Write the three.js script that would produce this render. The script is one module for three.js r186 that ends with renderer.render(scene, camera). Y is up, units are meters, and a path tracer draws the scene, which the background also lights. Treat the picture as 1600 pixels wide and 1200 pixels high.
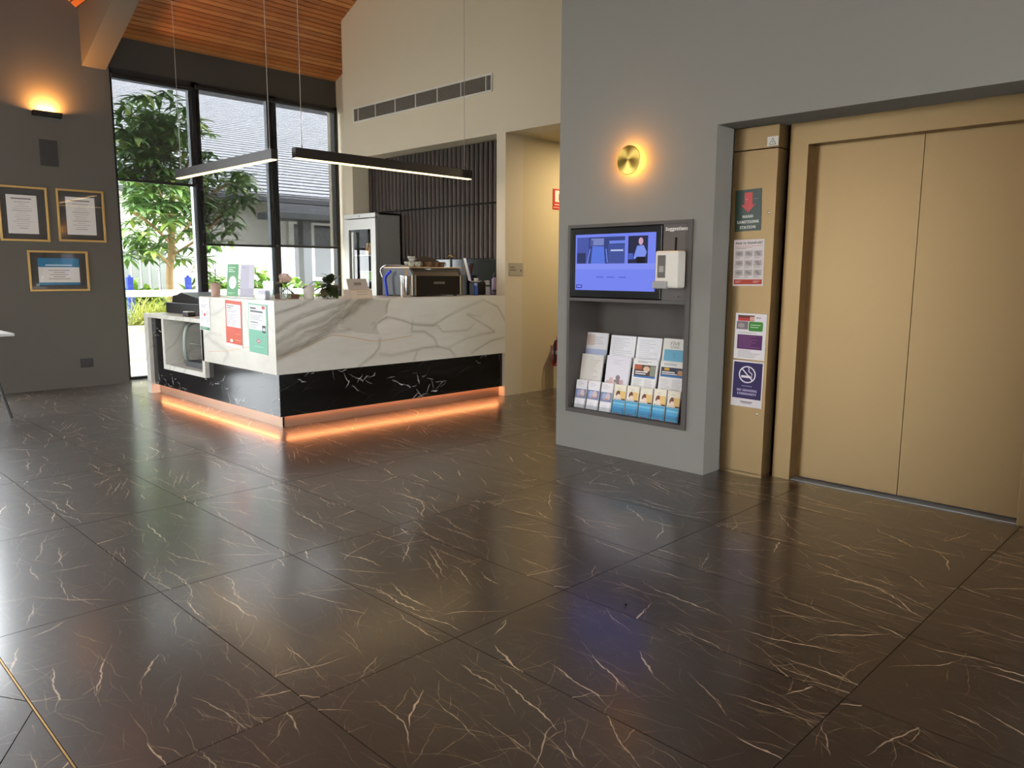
import * as THREE from 'three';
import { RoundedBoxGeometry } from 'three/addons/geometries/RoundedBoxGeometry.js';
import { mergeGeometries } from 'three/addons/utils/BufferGeometryUtils.js';
import { RectAreaLightUniformsLib } from 'three/addons/lights/RectAreaLightUniformsLib.js';
RectAreaLightUniformsLib.init();

// ---------------------------------------------------------------- camera, sky, exposure
const scene = new THREE.Scene();
const F = 1195.565, EYE = new THREE.Vector3(0, 1.28, 0);
const camera = new THREE.PerspectiveCamera(2 * Math.atan(600 / F) * 180 / Math.PI, 4 / 3, 0.05, 200);
const RAD = Math.PI / 180, yaw = 45.38364 * RAD, pitch = 8.24867 * RAD, roll = 0.31486 * RAD;
const fwd = new THREE.Vector3(Math.sin(yaw) * Math.cos(pitch), -Math.sin(pitch), -Math.cos(yaw) * Math.cos(pitch));
const rgt0 = new THREE.Vector3(Math.cos(yaw), 0, Math.sin(yaw)), up0 = rgt0.clone().cross(fwd);
const rgt = rgt0.clone().multiplyScalar(Math.cos(roll)).addScaledVector(up0, Math.sin(roll));
const upv = up0.clone().multiplyScalar(Math.cos(roll)).addScaledVector(rgt0, -Math.sin(roll));
camera.position.copy(EYE);
camera.quaternion.setFromRotationMatrix(new THREE.Matrix4().makeBasis(rgt, upv, fwd.clone().negate()));
scene.add(camera);
scene.background = new THREE.Color().setRGB(0.92, 0.97, 1.0);      // even overcast sky
scene.backgroundIntensity = 11.7;
const renderer = new THREE.WebGLRenderer({ antialias: true });
renderer.toneMapping = THREE.LinearToneMapping;
renderer.toneMappingExposure = 1.0;
renderer.shadowMap.enabled = true;

// a photo pixel (1600 x 1200) gives a direction; the plane it lies on gives the place
const ray = (px, py) => rgt.clone().multiplyScalar((px - 800) / F).addScaledVector(upv, -(py - 600) / F).add(fwd);
const onPlane = (px, py, axis, v) => { const d = ray(px, py); return d.multiplyScalar((v - EYE[axis]) / d[axis]).add(EYE); };
const onX = (px, py, v) => onPlane(px, py, 'x', v), onZ = (px, py, v) => onPlane(px, py, 'z', v), onY = (px, py, v) => onPlane(px, py, 'y', v);

// ---------------------------------------------------------------- helpers
const rng = (s) => () => { s = (s + 0x6d2b79f5) | 0; let t = Math.imul(s ^ (s >>> 15), 1 | s); t = (t + Math.imul(t ^ (t >>> 7), 61 | t)) ^ t; return ((t ^ (t >>> 14)) >>> 0) / 4294967296; };
const used = new Map();
const numbered = (n) => { const k = used.get(n) ?? 0; used.set(n, k + 1); return k ? `${n}_${String(k).padStart(3, '0')}` : n; };
const sh = (o) => { o.castShadow = o.receiveShadow = true; return o; };
function tag(o, label, category, group, kind) {
  o.userData = {}; if (label) o.userData.label = label; if (category) o.userData.category = category;
  if (group) o.userData.group = group; if (kind) o.userData.kind = kind; return o;
}
// a thing: a group at its base; parts are written in world metres and moved to the base
function thing(name, label, category, base, group) {
  const g = new THREE.Group(); g.name = numbered(name); g.position.set(...base); scene.add(g); return tag(g, label, category, group);
}
function setting(name, label, base = [0, 0, 0]) {
  const g = new THREE.Group(); g.name = name; g.position.set(...base); scene.add(g); return tag(g, label, undefined, undefined, 'structure');
}
function part(parent, name, geo, mat, label) {     // geo in world metres (parents are never turned while parts are added)
  const p = new THREE.Vector3(); let q = parent; while (q && q !== scene) { p.add(q.position); q = q.parent; }
  const g = Array.isArray(geo) ? mergeGeometries(geo.map((x) => x.index ? x.toNonIndexed() : x)) : geo.clone();
  g.translate(-p.x, -p.y, -p.z);
  const m = sh(new THREE.Mesh(g, mat)); m.name = name; if (label) m.userData.label = label; parent.add(m); return m;
}
function single(name, geo, mat, label, category, base, group) {
  const g = Array.isArray(geo) ? mergeGeometries(geo.map((x) => x.index ? x.toNonIndexed() : x)) : geo;
  g.translate(-base[0], -base[1], -base[2]);
  const m = sh(new THREE.Mesh(g, mat)); m.name = numbered(name); m.position.set(...base); scene.add(m); return tag(m, label, category, group);
}
// uv in metres by the way a face points
function metric(g, s = 1, ou = 0, ov = 0) {
  const n = g.index ? g.toNonIndexed() : g, p = n.attributes.position, nn = n.attributes.normal, uv = new Float32Array(p.count * 2);
  for (let i = 0; i < p.count; i++) {
    const ax = Math.abs(nn.getX(i)), ay = Math.abs(nn.getY(i)), az = Math.abs(nn.getZ(i)), x = p.getX(i), y = p.getY(i), z = p.getZ(i);
    const [u, v] = ay >= ax && ay >= az ? [x, z] : ax >= az ? [z, y] : [x, y];
    uv[2 * i] = u * s + ou; uv[2 * i + 1] = v * s + ov;
  }
  n.setAttribute('uv', new THREE.BufferAttribute(uv, 2)); return n;
}
const box = (x0, x1, y0, y1, z0, z1) => metric(new THREE.BoxGeometry(Math.abs(x1 - x0), Math.abs(y1 - y0), Math.abs(z1 - z0)).translate((x0 + x1) / 2, (y0 + y1) / 2, (z0 + z1) / 2));
const rbox = (x0, x1, y0, y1, z0, z1, r = 0.004, seg = 2) => metric(new RoundedBoxGeometry(Math.abs(x1 - x0), Math.abs(y1 - y0), Math.abs(z1 - z0), seg, r).translate((x0 + x1) / 2, (y0 + y1) / 2, (z0 + z1) / 2));
const cyl = (x, y0, y1, z, r0, r1 = r0, seg = 24) => new THREE.CylinderGeometry(r1, r0, y1 - y0, seg).translate(x, (y0 + y1) / 2, z);
const tube = (pts, r, seg = 24, rs = 8) => new THREE.TubeGeometry(new THREE.CatmullRomCurve3(pts.map((p) => new THREE.Vector3(...p))), seg, r, rs);
const lathe = (pts, x, y, z, seg = 28) => new THREE.LatheGeometry(pts.map((p) => new THREE.Vector2(...p)), seg).translate(x, y, z);
// outline in (z, y) pushed along x, and outline in (x, y) pushed along z
function prismX(pts, x0, x1, bevel = 0) {
  const s = new THREE.Shape(pts.map(([z, y]) => new THREE.Vector2(-z, y)));
  const g = new THREE.ExtrudeGeometry(s, { depth: x1 - x0 - 2 * bevel, bevelEnabled: bevel > 0, bevelSize: bevel, bevelThickness: bevel, bevelSegments: 2 });
  return metric(g.translate(0, 0, bevel).rotateY(Math.PI / 2).translate(x0, 0, 0));
}
function prismZ(pts, z0, z1, holes = []) {
  const s = new THREE.Shape(pts.map((p) => new THREE.Vector2(...p)));
  for (const h of holes) s.holes.push(new THREE.Path(h.map((p) => new THREE.Vector2(...p))));
  return metric(new THREE.ExtrudeGeometry(s, { depth: z1 - z0, bevelEnabled: false }).translate(0, 0, z0));
}
const rect = (a, b, c, d) => [[a, c], [b, c], [b, d], [a, d]];

const canvas = (w, h, draw) => { const c = document.createElement('canvas'); c.width = w; c.height = h; const k = c.getContext('2d'); draw(k, w, h); const t = new THREE.CanvasTexture(c); t.colorSpace = THREE.SRGBColorSpace; t.magFilter = THREE.LinearFilter; return t; };
const tiled = (t, u = 1, v = 1) => { t.wrapS = t.wrapT = THREE.RepeatWrapping; t.repeat.set(u, v); return t; };
const mat = (color, roughness = 0.7, more = {}) => new THREE.MeshStandardMaterial({ color, roughness, ...more });
const phys = (color, roughness, more = {}) => new THREE.MeshPhysicalMaterial({ color, roughness, ...more });
const print = (t, r = 0.55) => new THREE.MeshStandardMaterial({ map: t, roughness: r });
const paperEdge = mat('#e4e2dd', 0.7);
// a flat sheet or board with its print on the front; it faces -x or +z
function sheet(w, h, d, tex, edge = paperEdge, rough = 0.55) {
  const m = sh(new THREE.Mesh(new THREE.BoxGeometry(w, h, d).translate(0, 0, d / 2), [edge, edge, edge, edge, print(tex, rough), edge])); return m;
}
function sheetAtX(name, tex, X, l, t, r, b, d, label, category, opt = {}) {     // pixel edges on the plane x = X
  const my = (t + b) / 2, mx = (l + r) / 2, z0 = onX(l, my, X).z, z1 = onX(r, my, X).z, y1 = onX(mx, t, X).y, y0 = onX(mx, b, X).y;
  const m = sheet(z1 - z0, y1 - y0, d, tex, opt.edge, opt.rough); m.rotation.set(0, -Math.PI / 2, opt.roll ?? 0, 'YXZ');
  m.position.set(X, (y0 + y1) / 2, (z0 + z1) / 2); m.name = numbered(name); scene.add(m); return tag(m, label, category, opt.group);
}
const noise2 = (seed, n) => {            // tiling value noise, n cells a side
  const r = rng(seed), g = new Float32Array(n * n).map(() => r());
  return (u, v) => { const x = ((u % 1) + 1) % 1 * n, y = ((v % 1) + 1) % 1 * n, i = Math.floor(x), j = Math.floor(y), a = x - i, b = y - j, s = a * a * (3 - 2 * a), t = b * b * (3 - 2 * b), q = (p, w) => g[(w % n) * n + p % n];
    return (q(i, j) * (1 - s) + q(i + 1, j) * s) * (1 - t) + (q(i, j + 1) * (1 - s) + q(i + 1, j + 1) * s) * t; };
};
function ground(k, w, h, a, b, seed, cells = [6, 17, 60, 220], wt = [0.4, 0.3, 0.2, 0.1]) {    // a mottled base colour
  const ns = cells.map((c, i) => noise2(seed + i, c)), d = k.createImageData(w, h);
  for (let y = 0; y < h; y++) for (let x = 0; x < w; x++) { let f = 0; ns.forEach((n, i) => { f += wt[i] * n(x / w, y / h); }); f = Math.min(1, Math.max(0, (f - 0.5) * 1.8 + 0.5)); const o = (y * w + x) * 4; for (let c = 0; c < 3; c++) d.data[o + c] = a[c] + (b[c] - a[c]) * f; d.data[o + 3] = 255; }
  k.putImageData(d, 0, 0);
}
function crack(k, r, x, y, ang, len, width, style, wob = 0.5) {        // one jagged tapering vein
  const steps = Math.max(4, Math.round(len / 14)), pts = [[x, y]]; let a = ang;
  for (let i = 0; i < steps; i++) { a += (r() - 0.5) * wob; a += (ang - a) * 0.25; x += Math.cos(a) * len / steps; y += Math.sin(a) * len / steps; pts.push([x + (r() - 0.5) * width * 0.7, y + (r() - 0.5) * width * 0.7]); }
  k.fillStyle = style; k.beginPath();
  const W = pts.map((_, i) => width * Math.sin(Math.PI * Math.min(0.97, (i + 0.25) / (pts.length - 0.5))) * (0.35 + 0.65 * r()));
  pts.forEach(([px, py], i) => k.lineTo(px - Math.sin(ang) * W[i] / 2, py + Math.cos(ang) * W[i] / 2));
  for (let i = pts.length - 1; i >= 0; i--) k.lineTo(pts[i][0] + Math.sin(ang) * W[i] / 2, pts[i][1] - Math.cos(ang) * W[i] / 2);
  k.closePath(); k.fill(); return pts;
}
const bars = (k, x, y, w, n, step, hgt, col, r) => { k.fillStyle = col; for (let i = 0; i < n; i++) k.fillRect(x, y + i * step, w * (0.55 + 0.45 * r()), hgt); };

// ---------------------------------------------------------------- materials
const TX = 0.586, TZ = 1.132;                       // one floor tile
const floorTex = tiled(canvas(2048, 2048, (k, w, h) => {
  ground(k, w, h, [40, 31, 23], [56, 45, 34], 11);
  const r = rng(5), A = Math.PI / 2;                 // veins mostly follow the length of the tile
  k.save();
  for (let i = 0; i < 2600; i++) crack(k, r, r() * w, r() * h, A - 0.1 + (r() - 0.5) * 1.2, 30 + r() * 130, 1.4 + r() * 2.6, `rgba(158,138,110,${0.08 + 0.2 * r()})`, 0.8);
  for (let i = 0; i < 60; i++) { const x = r() * w, y = r() * h; for (let j = 0; j < 22; j++) crack(k, r, x + (r() - 0.5) * 130, y + (r() - 0.5) * 170, r() * 6.28, 14 + r() * 50, 1.5 + r() * 3, `rgba(165,146,118,${0.12 + 0.3 * r()})`, 1.2); }
  for (let i = 0; i < 480; i++) crack(k, r, r() * w, r() * h, A + (r() < 0.72 ? -0.05 : r() < 0.5 ? 1.0 : -1.0) + (r() - 0.5) * 0.8, 60 + r() * 200, 2 + r() * 2.5, `rgba(190,170,140,${0.3 + 0.4 * r()})`, 0.6);
  for (let i = 0; i < 125; i++) {
    const x = r() * w, y = r() * h, a = A + (r() < 0.7 ? -0.1 : r() < 0.5 ? 1.0 : -0.9) + (r() - 0.5) * 0.7, p = crack(k, r, x, y, a, 110 + r() * 260, 3.5 + r() * 6, `rgba(222,205,178,${0.65 + 0.35 * r()})`, 0.5);
    for (let j = 0; j < 2; j++) { const q = p[Math.floor(r() * p.length)]; crack(k, r, q[0], q[1], a + (r() - 0.5) * 1.6, 40 + r() * 110, 1.5 + r() * 3, 'rgba(205,184,152,.7)', 0.7); }
  }
  for (let i = 0; i < 26; i++) crack(k, r, r() * w, r() * h, A + (r() - 0.5) * 2.2, 120 + r() * 240, 2 + r() * 3, 'rgba(150,104,60,.55)', 0.4);
  k.restore();
}));
const FLOOR = phys(0xffffff, 0.4, { map: floorTex, ior: 1.7, clearcoat: 0.8, clearcoatRoughness: 0.17 });
const GROUT = mat('#3d3833', 0.75);
const MARBLE_BASE = (k, w, h, s) => ground(k, w, h, [204, 201, 190], [218, 216, 207], s, [3, 8, 24, 80]);
function stroke(k, pts, width, style) { k.strokeStyle = style; k.lineCap = k.lineJoin = 'round'; k.lineWidth = width; k.beginPath(); k.moveTo(...pts[0]); for (let i = 1; i < pts.length - 1; i++) k.quadraticCurveTo(...pts[i], (pts[i][0] + pts[i + 1][0]) / 2, (pts[i][1] + pts[i + 1][1]) / 2); k.lineTo(...pts[pts.length - 1]); k.stroke(); }
function vein(k, r, pts, width, rgb, a) {          // a wandering vein of many thin strands
  const fine = (p, j) => { const o = []; for (let i = 0; i + 1 < p.length; i++) for (let s = 0; s < 5; s++) o.push([p[i][0] + (p[i + 1][0] - p[i][0]) * s / 5 + (r() - 0.5) * j, p[i][1] + (p[i + 1][1] - p[i][1]) * s / 5 + (r() - 0.5) * j]); o.push(p[p.length - 1]); return o; };
  k.filter = 'blur(7px)';
  for (let i = 0; i < 5; i++) { const o = (r() - 0.5) * width, q = (r() - 0.5) * width; stroke(k, fine(pts.map(([x, y]) => [x + o, y + q]), width * 1.2), width * (0.5 + 0.8 * r()), `rgba(${rgb},${a * 0.2})`); }
  k.filter = 'blur(2px)';
  for (let i = 0; i < 4; i++) { const o = (r() - 0.5) * width * 1.5, q = (r() - 0.5) * width * 1.5, f = fine(pts, width * 0.9).map(([x, y]) => [x + o, y + q]), n0 = Math.floor(r() * f.length * 0.4), n1 = Math.ceil(f.length * (0.6 + 0.4 * r())); if (n1 - n0 > 3) stroke(k, f.slice(n0, n1), 1.5 + width * 0.14 * r(), `rgba(${rgb},${a * (0.35 + 0.4 * r())})`); }
  k.filter = 'none';
}
const marbleTex = tiled(canvas(1024, 1024, (k, w, h) => {
  MARBLE_BASE(k, w, h, 31); const r = rng(8);
  for (let i = 0; i < 16; i++) { let x = r() * w, y = r() * h, a = -0.6 + (r() - 0.5); const p = [[x, y]]; for (let j = 0; j < 6; j++) { a += (r() - 0.5) * 0.7; x += Math.cos(a) * 70; y += Math.sin(a) * 70; p.push([x, y]); } vein(k, r, p, 6 + r() * 22, '150,146,134', 0.45); }
}));
const MARBLE = mat(0xffffff, 0.28, { map: marbleTex });
const MC = { x0: 3.018, x1: 5.607, z0: -7.03, z1: -5.64, y0: 0.455, y1: 1.052 };      // marble block of the counter
const frontTex = canvas(2048, 472, (k, w, h) => {
  MARBLE_BASE(k, w, h, 41); const r = rng(21);
  const P = (a) => a.map(([x, y]) => { const p = onZ(400 + x * 0.2625, 440 + y * 0.2625, MC.z1); return [(p.x - MC.x0) / (MC.x1 - MC.x0) * w, (MC.y1 - p.y) / (MC.y1 - MC.y0) * h]; });
  k.fillStyle = 'rgba(172,168,152,.45)'; k.beginPath(); P([[560, 120], [640, 100], [790, 112], [780, 190], [710, 240], [735, 315], [600, 305], [500, 270], [520, 215]]).forEach((p) => k.lineTo(...p)); k.fill();
  const g = '116,108,94';
  for (const [p, wd, a] of [[[[110, 455], [300, 365], [430, 290], [520, 220], [600, 150], [690, 95]], 34, 0.6], [[[110, 420], [260, 330], [400, 270], [500, 200], [590, 130], [650, 95]], 30, 0.55], [[[110, 380], [250, 290], [390, 230], [480, 180], [560, 110]], 26, 0.5],
    [[[110, 310], [200, 240], [330, 185], [480, 140], [580, 98]], 18, 0.6], [[[115, 190], [240, 155], [335, 108]], 9, 0.7], [[[110, 460], [220, 415], [350, 350], [440, 300], [560, 285]], 16, 0.6]]) vein(k, r, P(p), wd, g, a);
  for (const [p, wd] of [[[[690, 250], [780, 210], [860, 225], [940, 255], [1050, 262], [1130, 210], [1230, 160], [1350, 108]], 9], [[[740, 340], [735, 400], [690, 450], [610, 505]], 10], [[[735, 430], [800, 442], [940, 410], [1000, 394], [1080, 385], [1150, 400], [1190, 445]], 9],
    [[[935, 230], [925, 300], [1000, 298], [1060, 335], [1085, 390]], 10], [[[1150, 390], [1250, 340], [1350, 312], [1425, 300], [1370, 262], [1250, 190], [1340, 210]], 6], [[[960, 415], [940, 470]], 6], [[[1280, 425], [1400, 350], [1490, 330]], 6], [[[775, 190], [780, 140], [795, 105]], 9],
    [[[940, 250], [1080, 262], [1110, 300], [1260, 290], [1300, 250]], 5], [[[1350, 108], [1440, 150], [1490, 250]], 5], [[[780, 210], [720, 250], [700, 290]], 7]]) vein(k, r, P(p), wd, g, 0.5);
  stroke(k, P([[125, 466], [300, 392], [430, 322], [480, 318], [600, 335], [700, 358], [800, 345], [930, 320]]), 3.5, 'rgba(186,128,74,.75)');
});
const sideTex = canvas(1100, 472, (k, w, h) => {
  MARBLE_BASE(k, w, h, 51); const r = rng(22);
  const P = (a) => a.map(([x, y]) => { const p = onX(220 + x * 0.2, 380 + y * 0.2, MC.x0); return [(p.z - MC.z0) / (MC.z1 - MC.z0) * w, (MC.y1 - p.y) / (MC.y1 - MC.y0) * h]; });
  for (const [p, wd] of [[[[470, 480], [560, 570], [640, 520], [700, 470]], 12], [[[780, 450], [815, 540], [840, 640], [860, 760]], 22], [[[500, 720], [590, 790], [690, 860], [650, 930]], 20], [[[960, 500], [1000, 620], [1050, 700]], 14], [[[460, 760], [540, 700], [640, 720]], 9]]) vein(k, r, P(p), wd, '150,150,142', 0.42);
  stroke(k, P([[530, 846], [690, 846], [780, 822], [870, 812]]), 4, 'rgba(214,150,104,.75)');
});
const blackTex = tiled(canvas(1024, 512, (k, w, h) => {
  ground(k, w, h, [12, 12, 13], [26, 26, 28], 61); const r = rng(9);
  for (let i = 0; i < 70; i++) crack(k, r, r() * w, r() * h, (r() < 0.75 ? -0.25 : 0.5) + (r() - 0.5) * 0.5, 40 + r() * 150, 1.2 + r() * 2, `rgba(170,170,172,${0.12 + 0.3 * r()})`, 0.9);
  for (let i = 0; i < 14; i++) { let x = r() * w, y = r() * h; const a = r() < 0.6 ? 0.45 : -0.3; for (let j = 0; j < 7; j++) { crack(k, r, x, y, a + (r() - 0.5), 24 + r() * 40, 3 + r() * 6, `rgba(225,225,226,${0.4 + 0.5 * r()})`, 1.3); x += Math.cos(a) * 32; y += Math.sin(a) * 26; } }
}), 0.5, 1);
const BLACK_STONE = mat(0xffffff, 0.12, { map: blackTex });
const woodTex = tiled(canvas(512, 512, (k, w, h) => { ground(k, w, h, [176, 112, 60], [204, 134, 74], 71); const r = rng(3); for (let i = 0; i < 500; i++) crack(k, r, r() * w - 60, r() * h, (r() - 0.5) * 0.04, 90 + r() * 200, 1 + r() * 1.6, `rgba(${r() < 0.5 ? '110,62,28' : '196,136,80'},.22)`, 0.06); }), 0.7, 3);
const WOODS = ['#ffffff', '#f0e2d4', '#e2d2c4'].map((c) => mat(c, 0.55, { map: woodTex }));
const battenTex = tiled(canvas(256, 512, (k, w, h) => { ground(k, w, h, [46, 34, 26], [66, 50, 38], 81); const r = rng(4); for (let i = 0; i < 260; i++) crack(k, r, r() * w, r() * h, Math.PI / 2, 60 + r() * 160, 1 + r(), `rgba(${r() < 0.5 ? '24,18,15' : '92,78,66'},.25)`, 0.06); }), 4, 0.8);
const BATTENS = ['#ffffff', '#d8cfc8', '#f2e4d6'].map((c) => mat(c, 0.5, { map: battenTex }));
const plasterBump = tiled(canvas(256, 256, (k, w, h) => ground(k, w, h, [110, 110, 110], [146, 146, 146], 91, [20, 50, 90, 128], [0.25, 0.25, 0.25, 0.25])), 1.6, 1.6);
plasterBump.colorSpace = THREE.NoColorSpace;
const paint = (c) => mat(c, 0.75, { bumpMap: plasterBump, bumpScale: 0.0006 });
const GREY = paint('#84827c'), CHARCOAL = paint('#5b5750'), CREAM = paint('#d3c8b0'), WHITE = paint('#d9d6ce'), DARK_TRIM = mat('#33302c', 0.6), WARMWALL = paint('#cfc2a0');
const FRAME = mat('#17181a', 0.45), ALU = mat('#8d969b', 0.45, { metalness: 0.3 }), STEEL = mat('#aaa9a3', 0.42, { metalness: 0.5 }), CHROME = mat('#d2d2d2', 0.12, { metalness: 1 });
const CHAMPAGNE = mat('#88714f', 0.4, { metalness: 0.82 }), BRASS = mat('#d8b25a', 0.26, { metalness: 1 }), GOLD = mat('#c8a566', 0.4, { metalness: 0.8 });
const BLACKP = mat('#141415', 0.4), DARKGREY = mat('#2c2d30', 0.5), WHITEP = mat('#e8e6e1', 0.4), NICHE = mat('#4b4541', 0.55), NICHE2 = mat('#59524d', 0.6);
const GLASS = phys(0xffffff, 0.0, { transmission: 1, thickness: 0, ior: 1.5, transparent: false }), ACRYLIC = phys(0xf4f6f6, 0.02, { transmission: 1, thickness: 0, ior: 1.45 });
const FROST = phys('#eef4f2', 0.9, { transmission: 0.75, thickness: 0, specularIntensity: 0.3 });
const BLIND = mat('#2a2a2b', 0.9, { transparent: true, opacity: 0.62 });
const LEAF = (c) => phys(c, 0.5, { transmission: 0.28, thickness: 0, side: THREE.DoubleSide });
const glow = (c, i) => new THREE.MeshStandardMaterial({ color: c, emissive: c, emissiveIntensity: i, roughness: 0.6 });
function area(parent, color, intensity, w, h, at, look) {
  const l = new THREE.RectAreaLight(color, intensity, w, h); const p = new THREE.Vector3(); let q = parent; while (q && q !== scene) { p.add(q.position); q = q.parent; }
  l.position.set(...at).sub(p); parent.add(l); l.updateWorldMatrix(true, false); l.lookAt(new THREE.Vector3(...look)); return l;
}

// ---------------------------------------------------------------- the room
const ZL = -9.32, ZG = -9.6, XC = 5.607, XL = 4.272;                  // grey left wall, glazing, cream wall, lift wall
const roofR = (z) => (z < -2.8 ? 3.877 + 0.44 * (z + 9.6) : 6.869 - 0.44 * (z + 2.8)), roofL = (x) => 4.018 + 0.8 * (x > -0.82 ? 2.867 - x : x + 4.507);
const FX = 0.508, FZ = -3.065;                                        // a corner where four floor tiles meet
{
  const floor = setting('floor', 'dark brown marble-look floor tiles with cream veins');
  part(floor, 'grout_bed', box(-4.6, 9.3, -0.14, -0.0035, -9.6, 4.0), GROUT);
  const g = [], w = TX - 0.0035, d = TZ - 0.0035, r = rng(77);
  for (let i = 0; i < 8; i++) for (const turn of [0, 1]) {
    const b = new THREE.BoxGeometry(w, 0.012, d).translate(0, -0.006, 0), p = b.attributes.position, uv = b.attributes.uv;
    for (let k = 0; k < p.count; k++) { let u = p.getX(k) / TX + 0.5, v = p.getZ(k) / TZ + 0.5; if (turn) { u = 1 - u; v = 1 - v; } uv.setXY(k, (i % 4 + u) / 4, (Math.floor(i / 4) + v) / 2); }
    g.push(b);
  }
  let last = 0;
  for (let i = 0; i < 15; i++) for (let j = -6; j < 6; j++) {
    const x = FX + (i + 0.5) * TX, z = FZ - (j + 0.5) * TZ;
    if (x > 4.9 && z > -3.0) continue;                                // the lift shaft stands here
    if (x > 6.4 && z < -6.6) continue;
    let v = Math.floor(r() * 16); if (v === last) v = (v + 5) % 16; last = v;
    const t = sh(new THREE.Mesh(g[v], FLOOR)); t.name = 'tile'; t.position.set(x, 0, z); floor.add(t);
  }
  // six-sided tiles beyond the metal strip
  const clip = (pts) => { const o = [], L = FX - 0.008; pts.forEach((a, i) => { const b = pts[(i + 1) % pts.length], ia = a[0] <= L, ib = b[0] <= L; if (ia) o.push(a); if (ia !== ib) { const t = (L - a[0]) / (b[0] - a[0]); o.push([L, a[1] + t * (b[1] - a[1])]); } }); return o; };
  const s = 0.6, H3 = Math.sqrt(3) * s, cx0 = 0.52 - s, cz0 = -2.5;
  for (let c = 1; c > -5; c--) for (let q = -7; q < 7; q++) {
    const cx = cx0 + c * 1.5 * s, cz = cz0 + q * H3 + (Math.abs(c) % 2 ? H3 / 2 : 0); if (cz < -9.9 || cz > 4.4) continue;
    const pts = clip([0, 1, 2, 3, 4, 5].map((k) => [cx + (s - 0.002) * Math.cos(k * Math.PI / 3), cz + (s - 0.002) * Math.sin(k * Math.PI / 3)])); if (pts.length < 3) continue;
    const e = new THREE.ExtrudeGeometry(new THREE.Shape(pts.map(([x, z]) => new THREE.Vector2(x, -z))), { depth: 0.012, bevelEnabled: false }).rotateX(-Math.PI / 2).translate(0, -0.012, 0);
    part(floor, 'tile', metric(e, 0.42, c * 0.13, q * 0.21), FLOOR);
  }
  const strip = setting('trim_1', 'thin brass strip let into the floor between two tile patterns'); part(strip, 'strip', box(FX - 0.006, FX - 0.001, -0.004, 0.0012, -9.3, 4), GOLD);
}
{
  const w = setting('wall_left', 'dark grey painted wall with framed certificates');
  part(w, 'wall_face', prismZ([[-4.8, 0], [3.135, 0], [3.135, 4.6], [2.3, 4.6], [-0.82, 7.2], [-4.8, 4.2]], ZG, ZL, [rect(-0.9, 1.75, 0.02, 3.35)]), CHARCOAL);
  const b = setting('ceiling_beam', 'raking grey beam rising from the top of the left wall', [2.867, 3.45, ZL]); b.name = 'trim_2';
  part(b, 'beam', prismX([[-9.6, 3.33], [-8.0, 4.018], [4, 4.018], [4, 7.1], [-9.6, 7.1]], 2.867, 3.104), CHARCOAL);
}
{
  const w = setting('wall_window', 'dark bulkhead above the tall windows');
  part(w, 'bulkhead', box(3.104, 6.25, 3.545, 4.1, -9.8, -9.56), paint('#3f3a33'));
  part(w, 'window_return', box(6.17, 6.4, 0, 4.6, -9.8, -8.3), CREAM);
}
const corridorTop = 2.675;
{
  const w = setting('wall_right', 'tall cream plaster wall above the coffee bar');
  const o = [[-8.53, 0], [-8.36, 0], [-8.36, 2.678], [-5.77, 2.678], [-5.77, 0], [-5.64, 0], [-5.64, corridorTop], [-3.745, corridorTop], [-3.745, 6.9], [-8.53, roofR(-8.53) + 0.3]];
  part(w, 'wall_face', prismX(o, XC, 5.86), CREAM);
  part(w, 'recess_back', box(5.9, 6.0, 0, 4.4, -8.6, -5.7), CREAM);
  const c = setting('wall_corridor', 'warm cream corridor wall beside the coffee bar');
  part(c, 'wall_face', box(5.86, 9.3, 0, corridorTop, -5.77, -5.64), WARMWALL);
  part(c, 'end_wall', box(9.2, 9.4, 0, corridorTop, -5.77, -3.6), WARMWALL);
  const cc = setting('ceiling_corridor', 'plain corridor ceiling'); part(cc, 'ceiling_face', box(5.86, 9.4, corridorTop, corridorTop + 0.1, -5.77, -3.6), WARMWALL);
}
const NI = { z0: -3.645, z1: -2.625, y0: 0.272, y1: 1.62 }, LO = { z0: -2.487, z1: -0.6, y1: 2.172 };
{
  const w = setting('wall_lift', 'grey painted wall around the lift doors and brochure niche');
  const s = [[-3.745, 0], [LO.z0, 0], [LO.z0, LO.y1], [LO.z1, LO.y1], [LO.z1, 0], [4.0, 0], [4.0, 4.0], [-2.8, 7.0], [-3.745, 6.6]];
  const shape = new THREE.Shape(s.map(([z, y]) => new THREE.Vector2(-z, y))); shape.holes.push(new THREE.Path(rect(-NI.z1, -NI.z0, NI.y0, NI.y1).map((p) => new THREE.Vector2(...p))));
  part(w, 'wall_face', metric(new THREE.ExtrudeGeometry(shape, { depth: 0.19, bevelEnabled: false }).rotateY(Math.PI / 2).translate(XL, 0, 0)), GREY);
  part(w, 'shaft_side', box(XL + 0.19, 9.3, 0, 6.6, -3.745, -3.66), GREY);
  part(w, 'reveal_soffit', box(XL + 0.19, 4.9, LO.y1, LO.y1 + 0.1, LO.z0 - 0.05, LO.z1 + 0.05), GREY);
  part(w, 'reveal_side', [box(XL + 0.19, 4.9, 0, LO.y1, LO.z0 - 0.1, LO.z0), box(XL + 0.19, 4.9, 0, LO.y1, LO.z1, LO.z1 + 0.1)], GREY);
}
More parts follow.
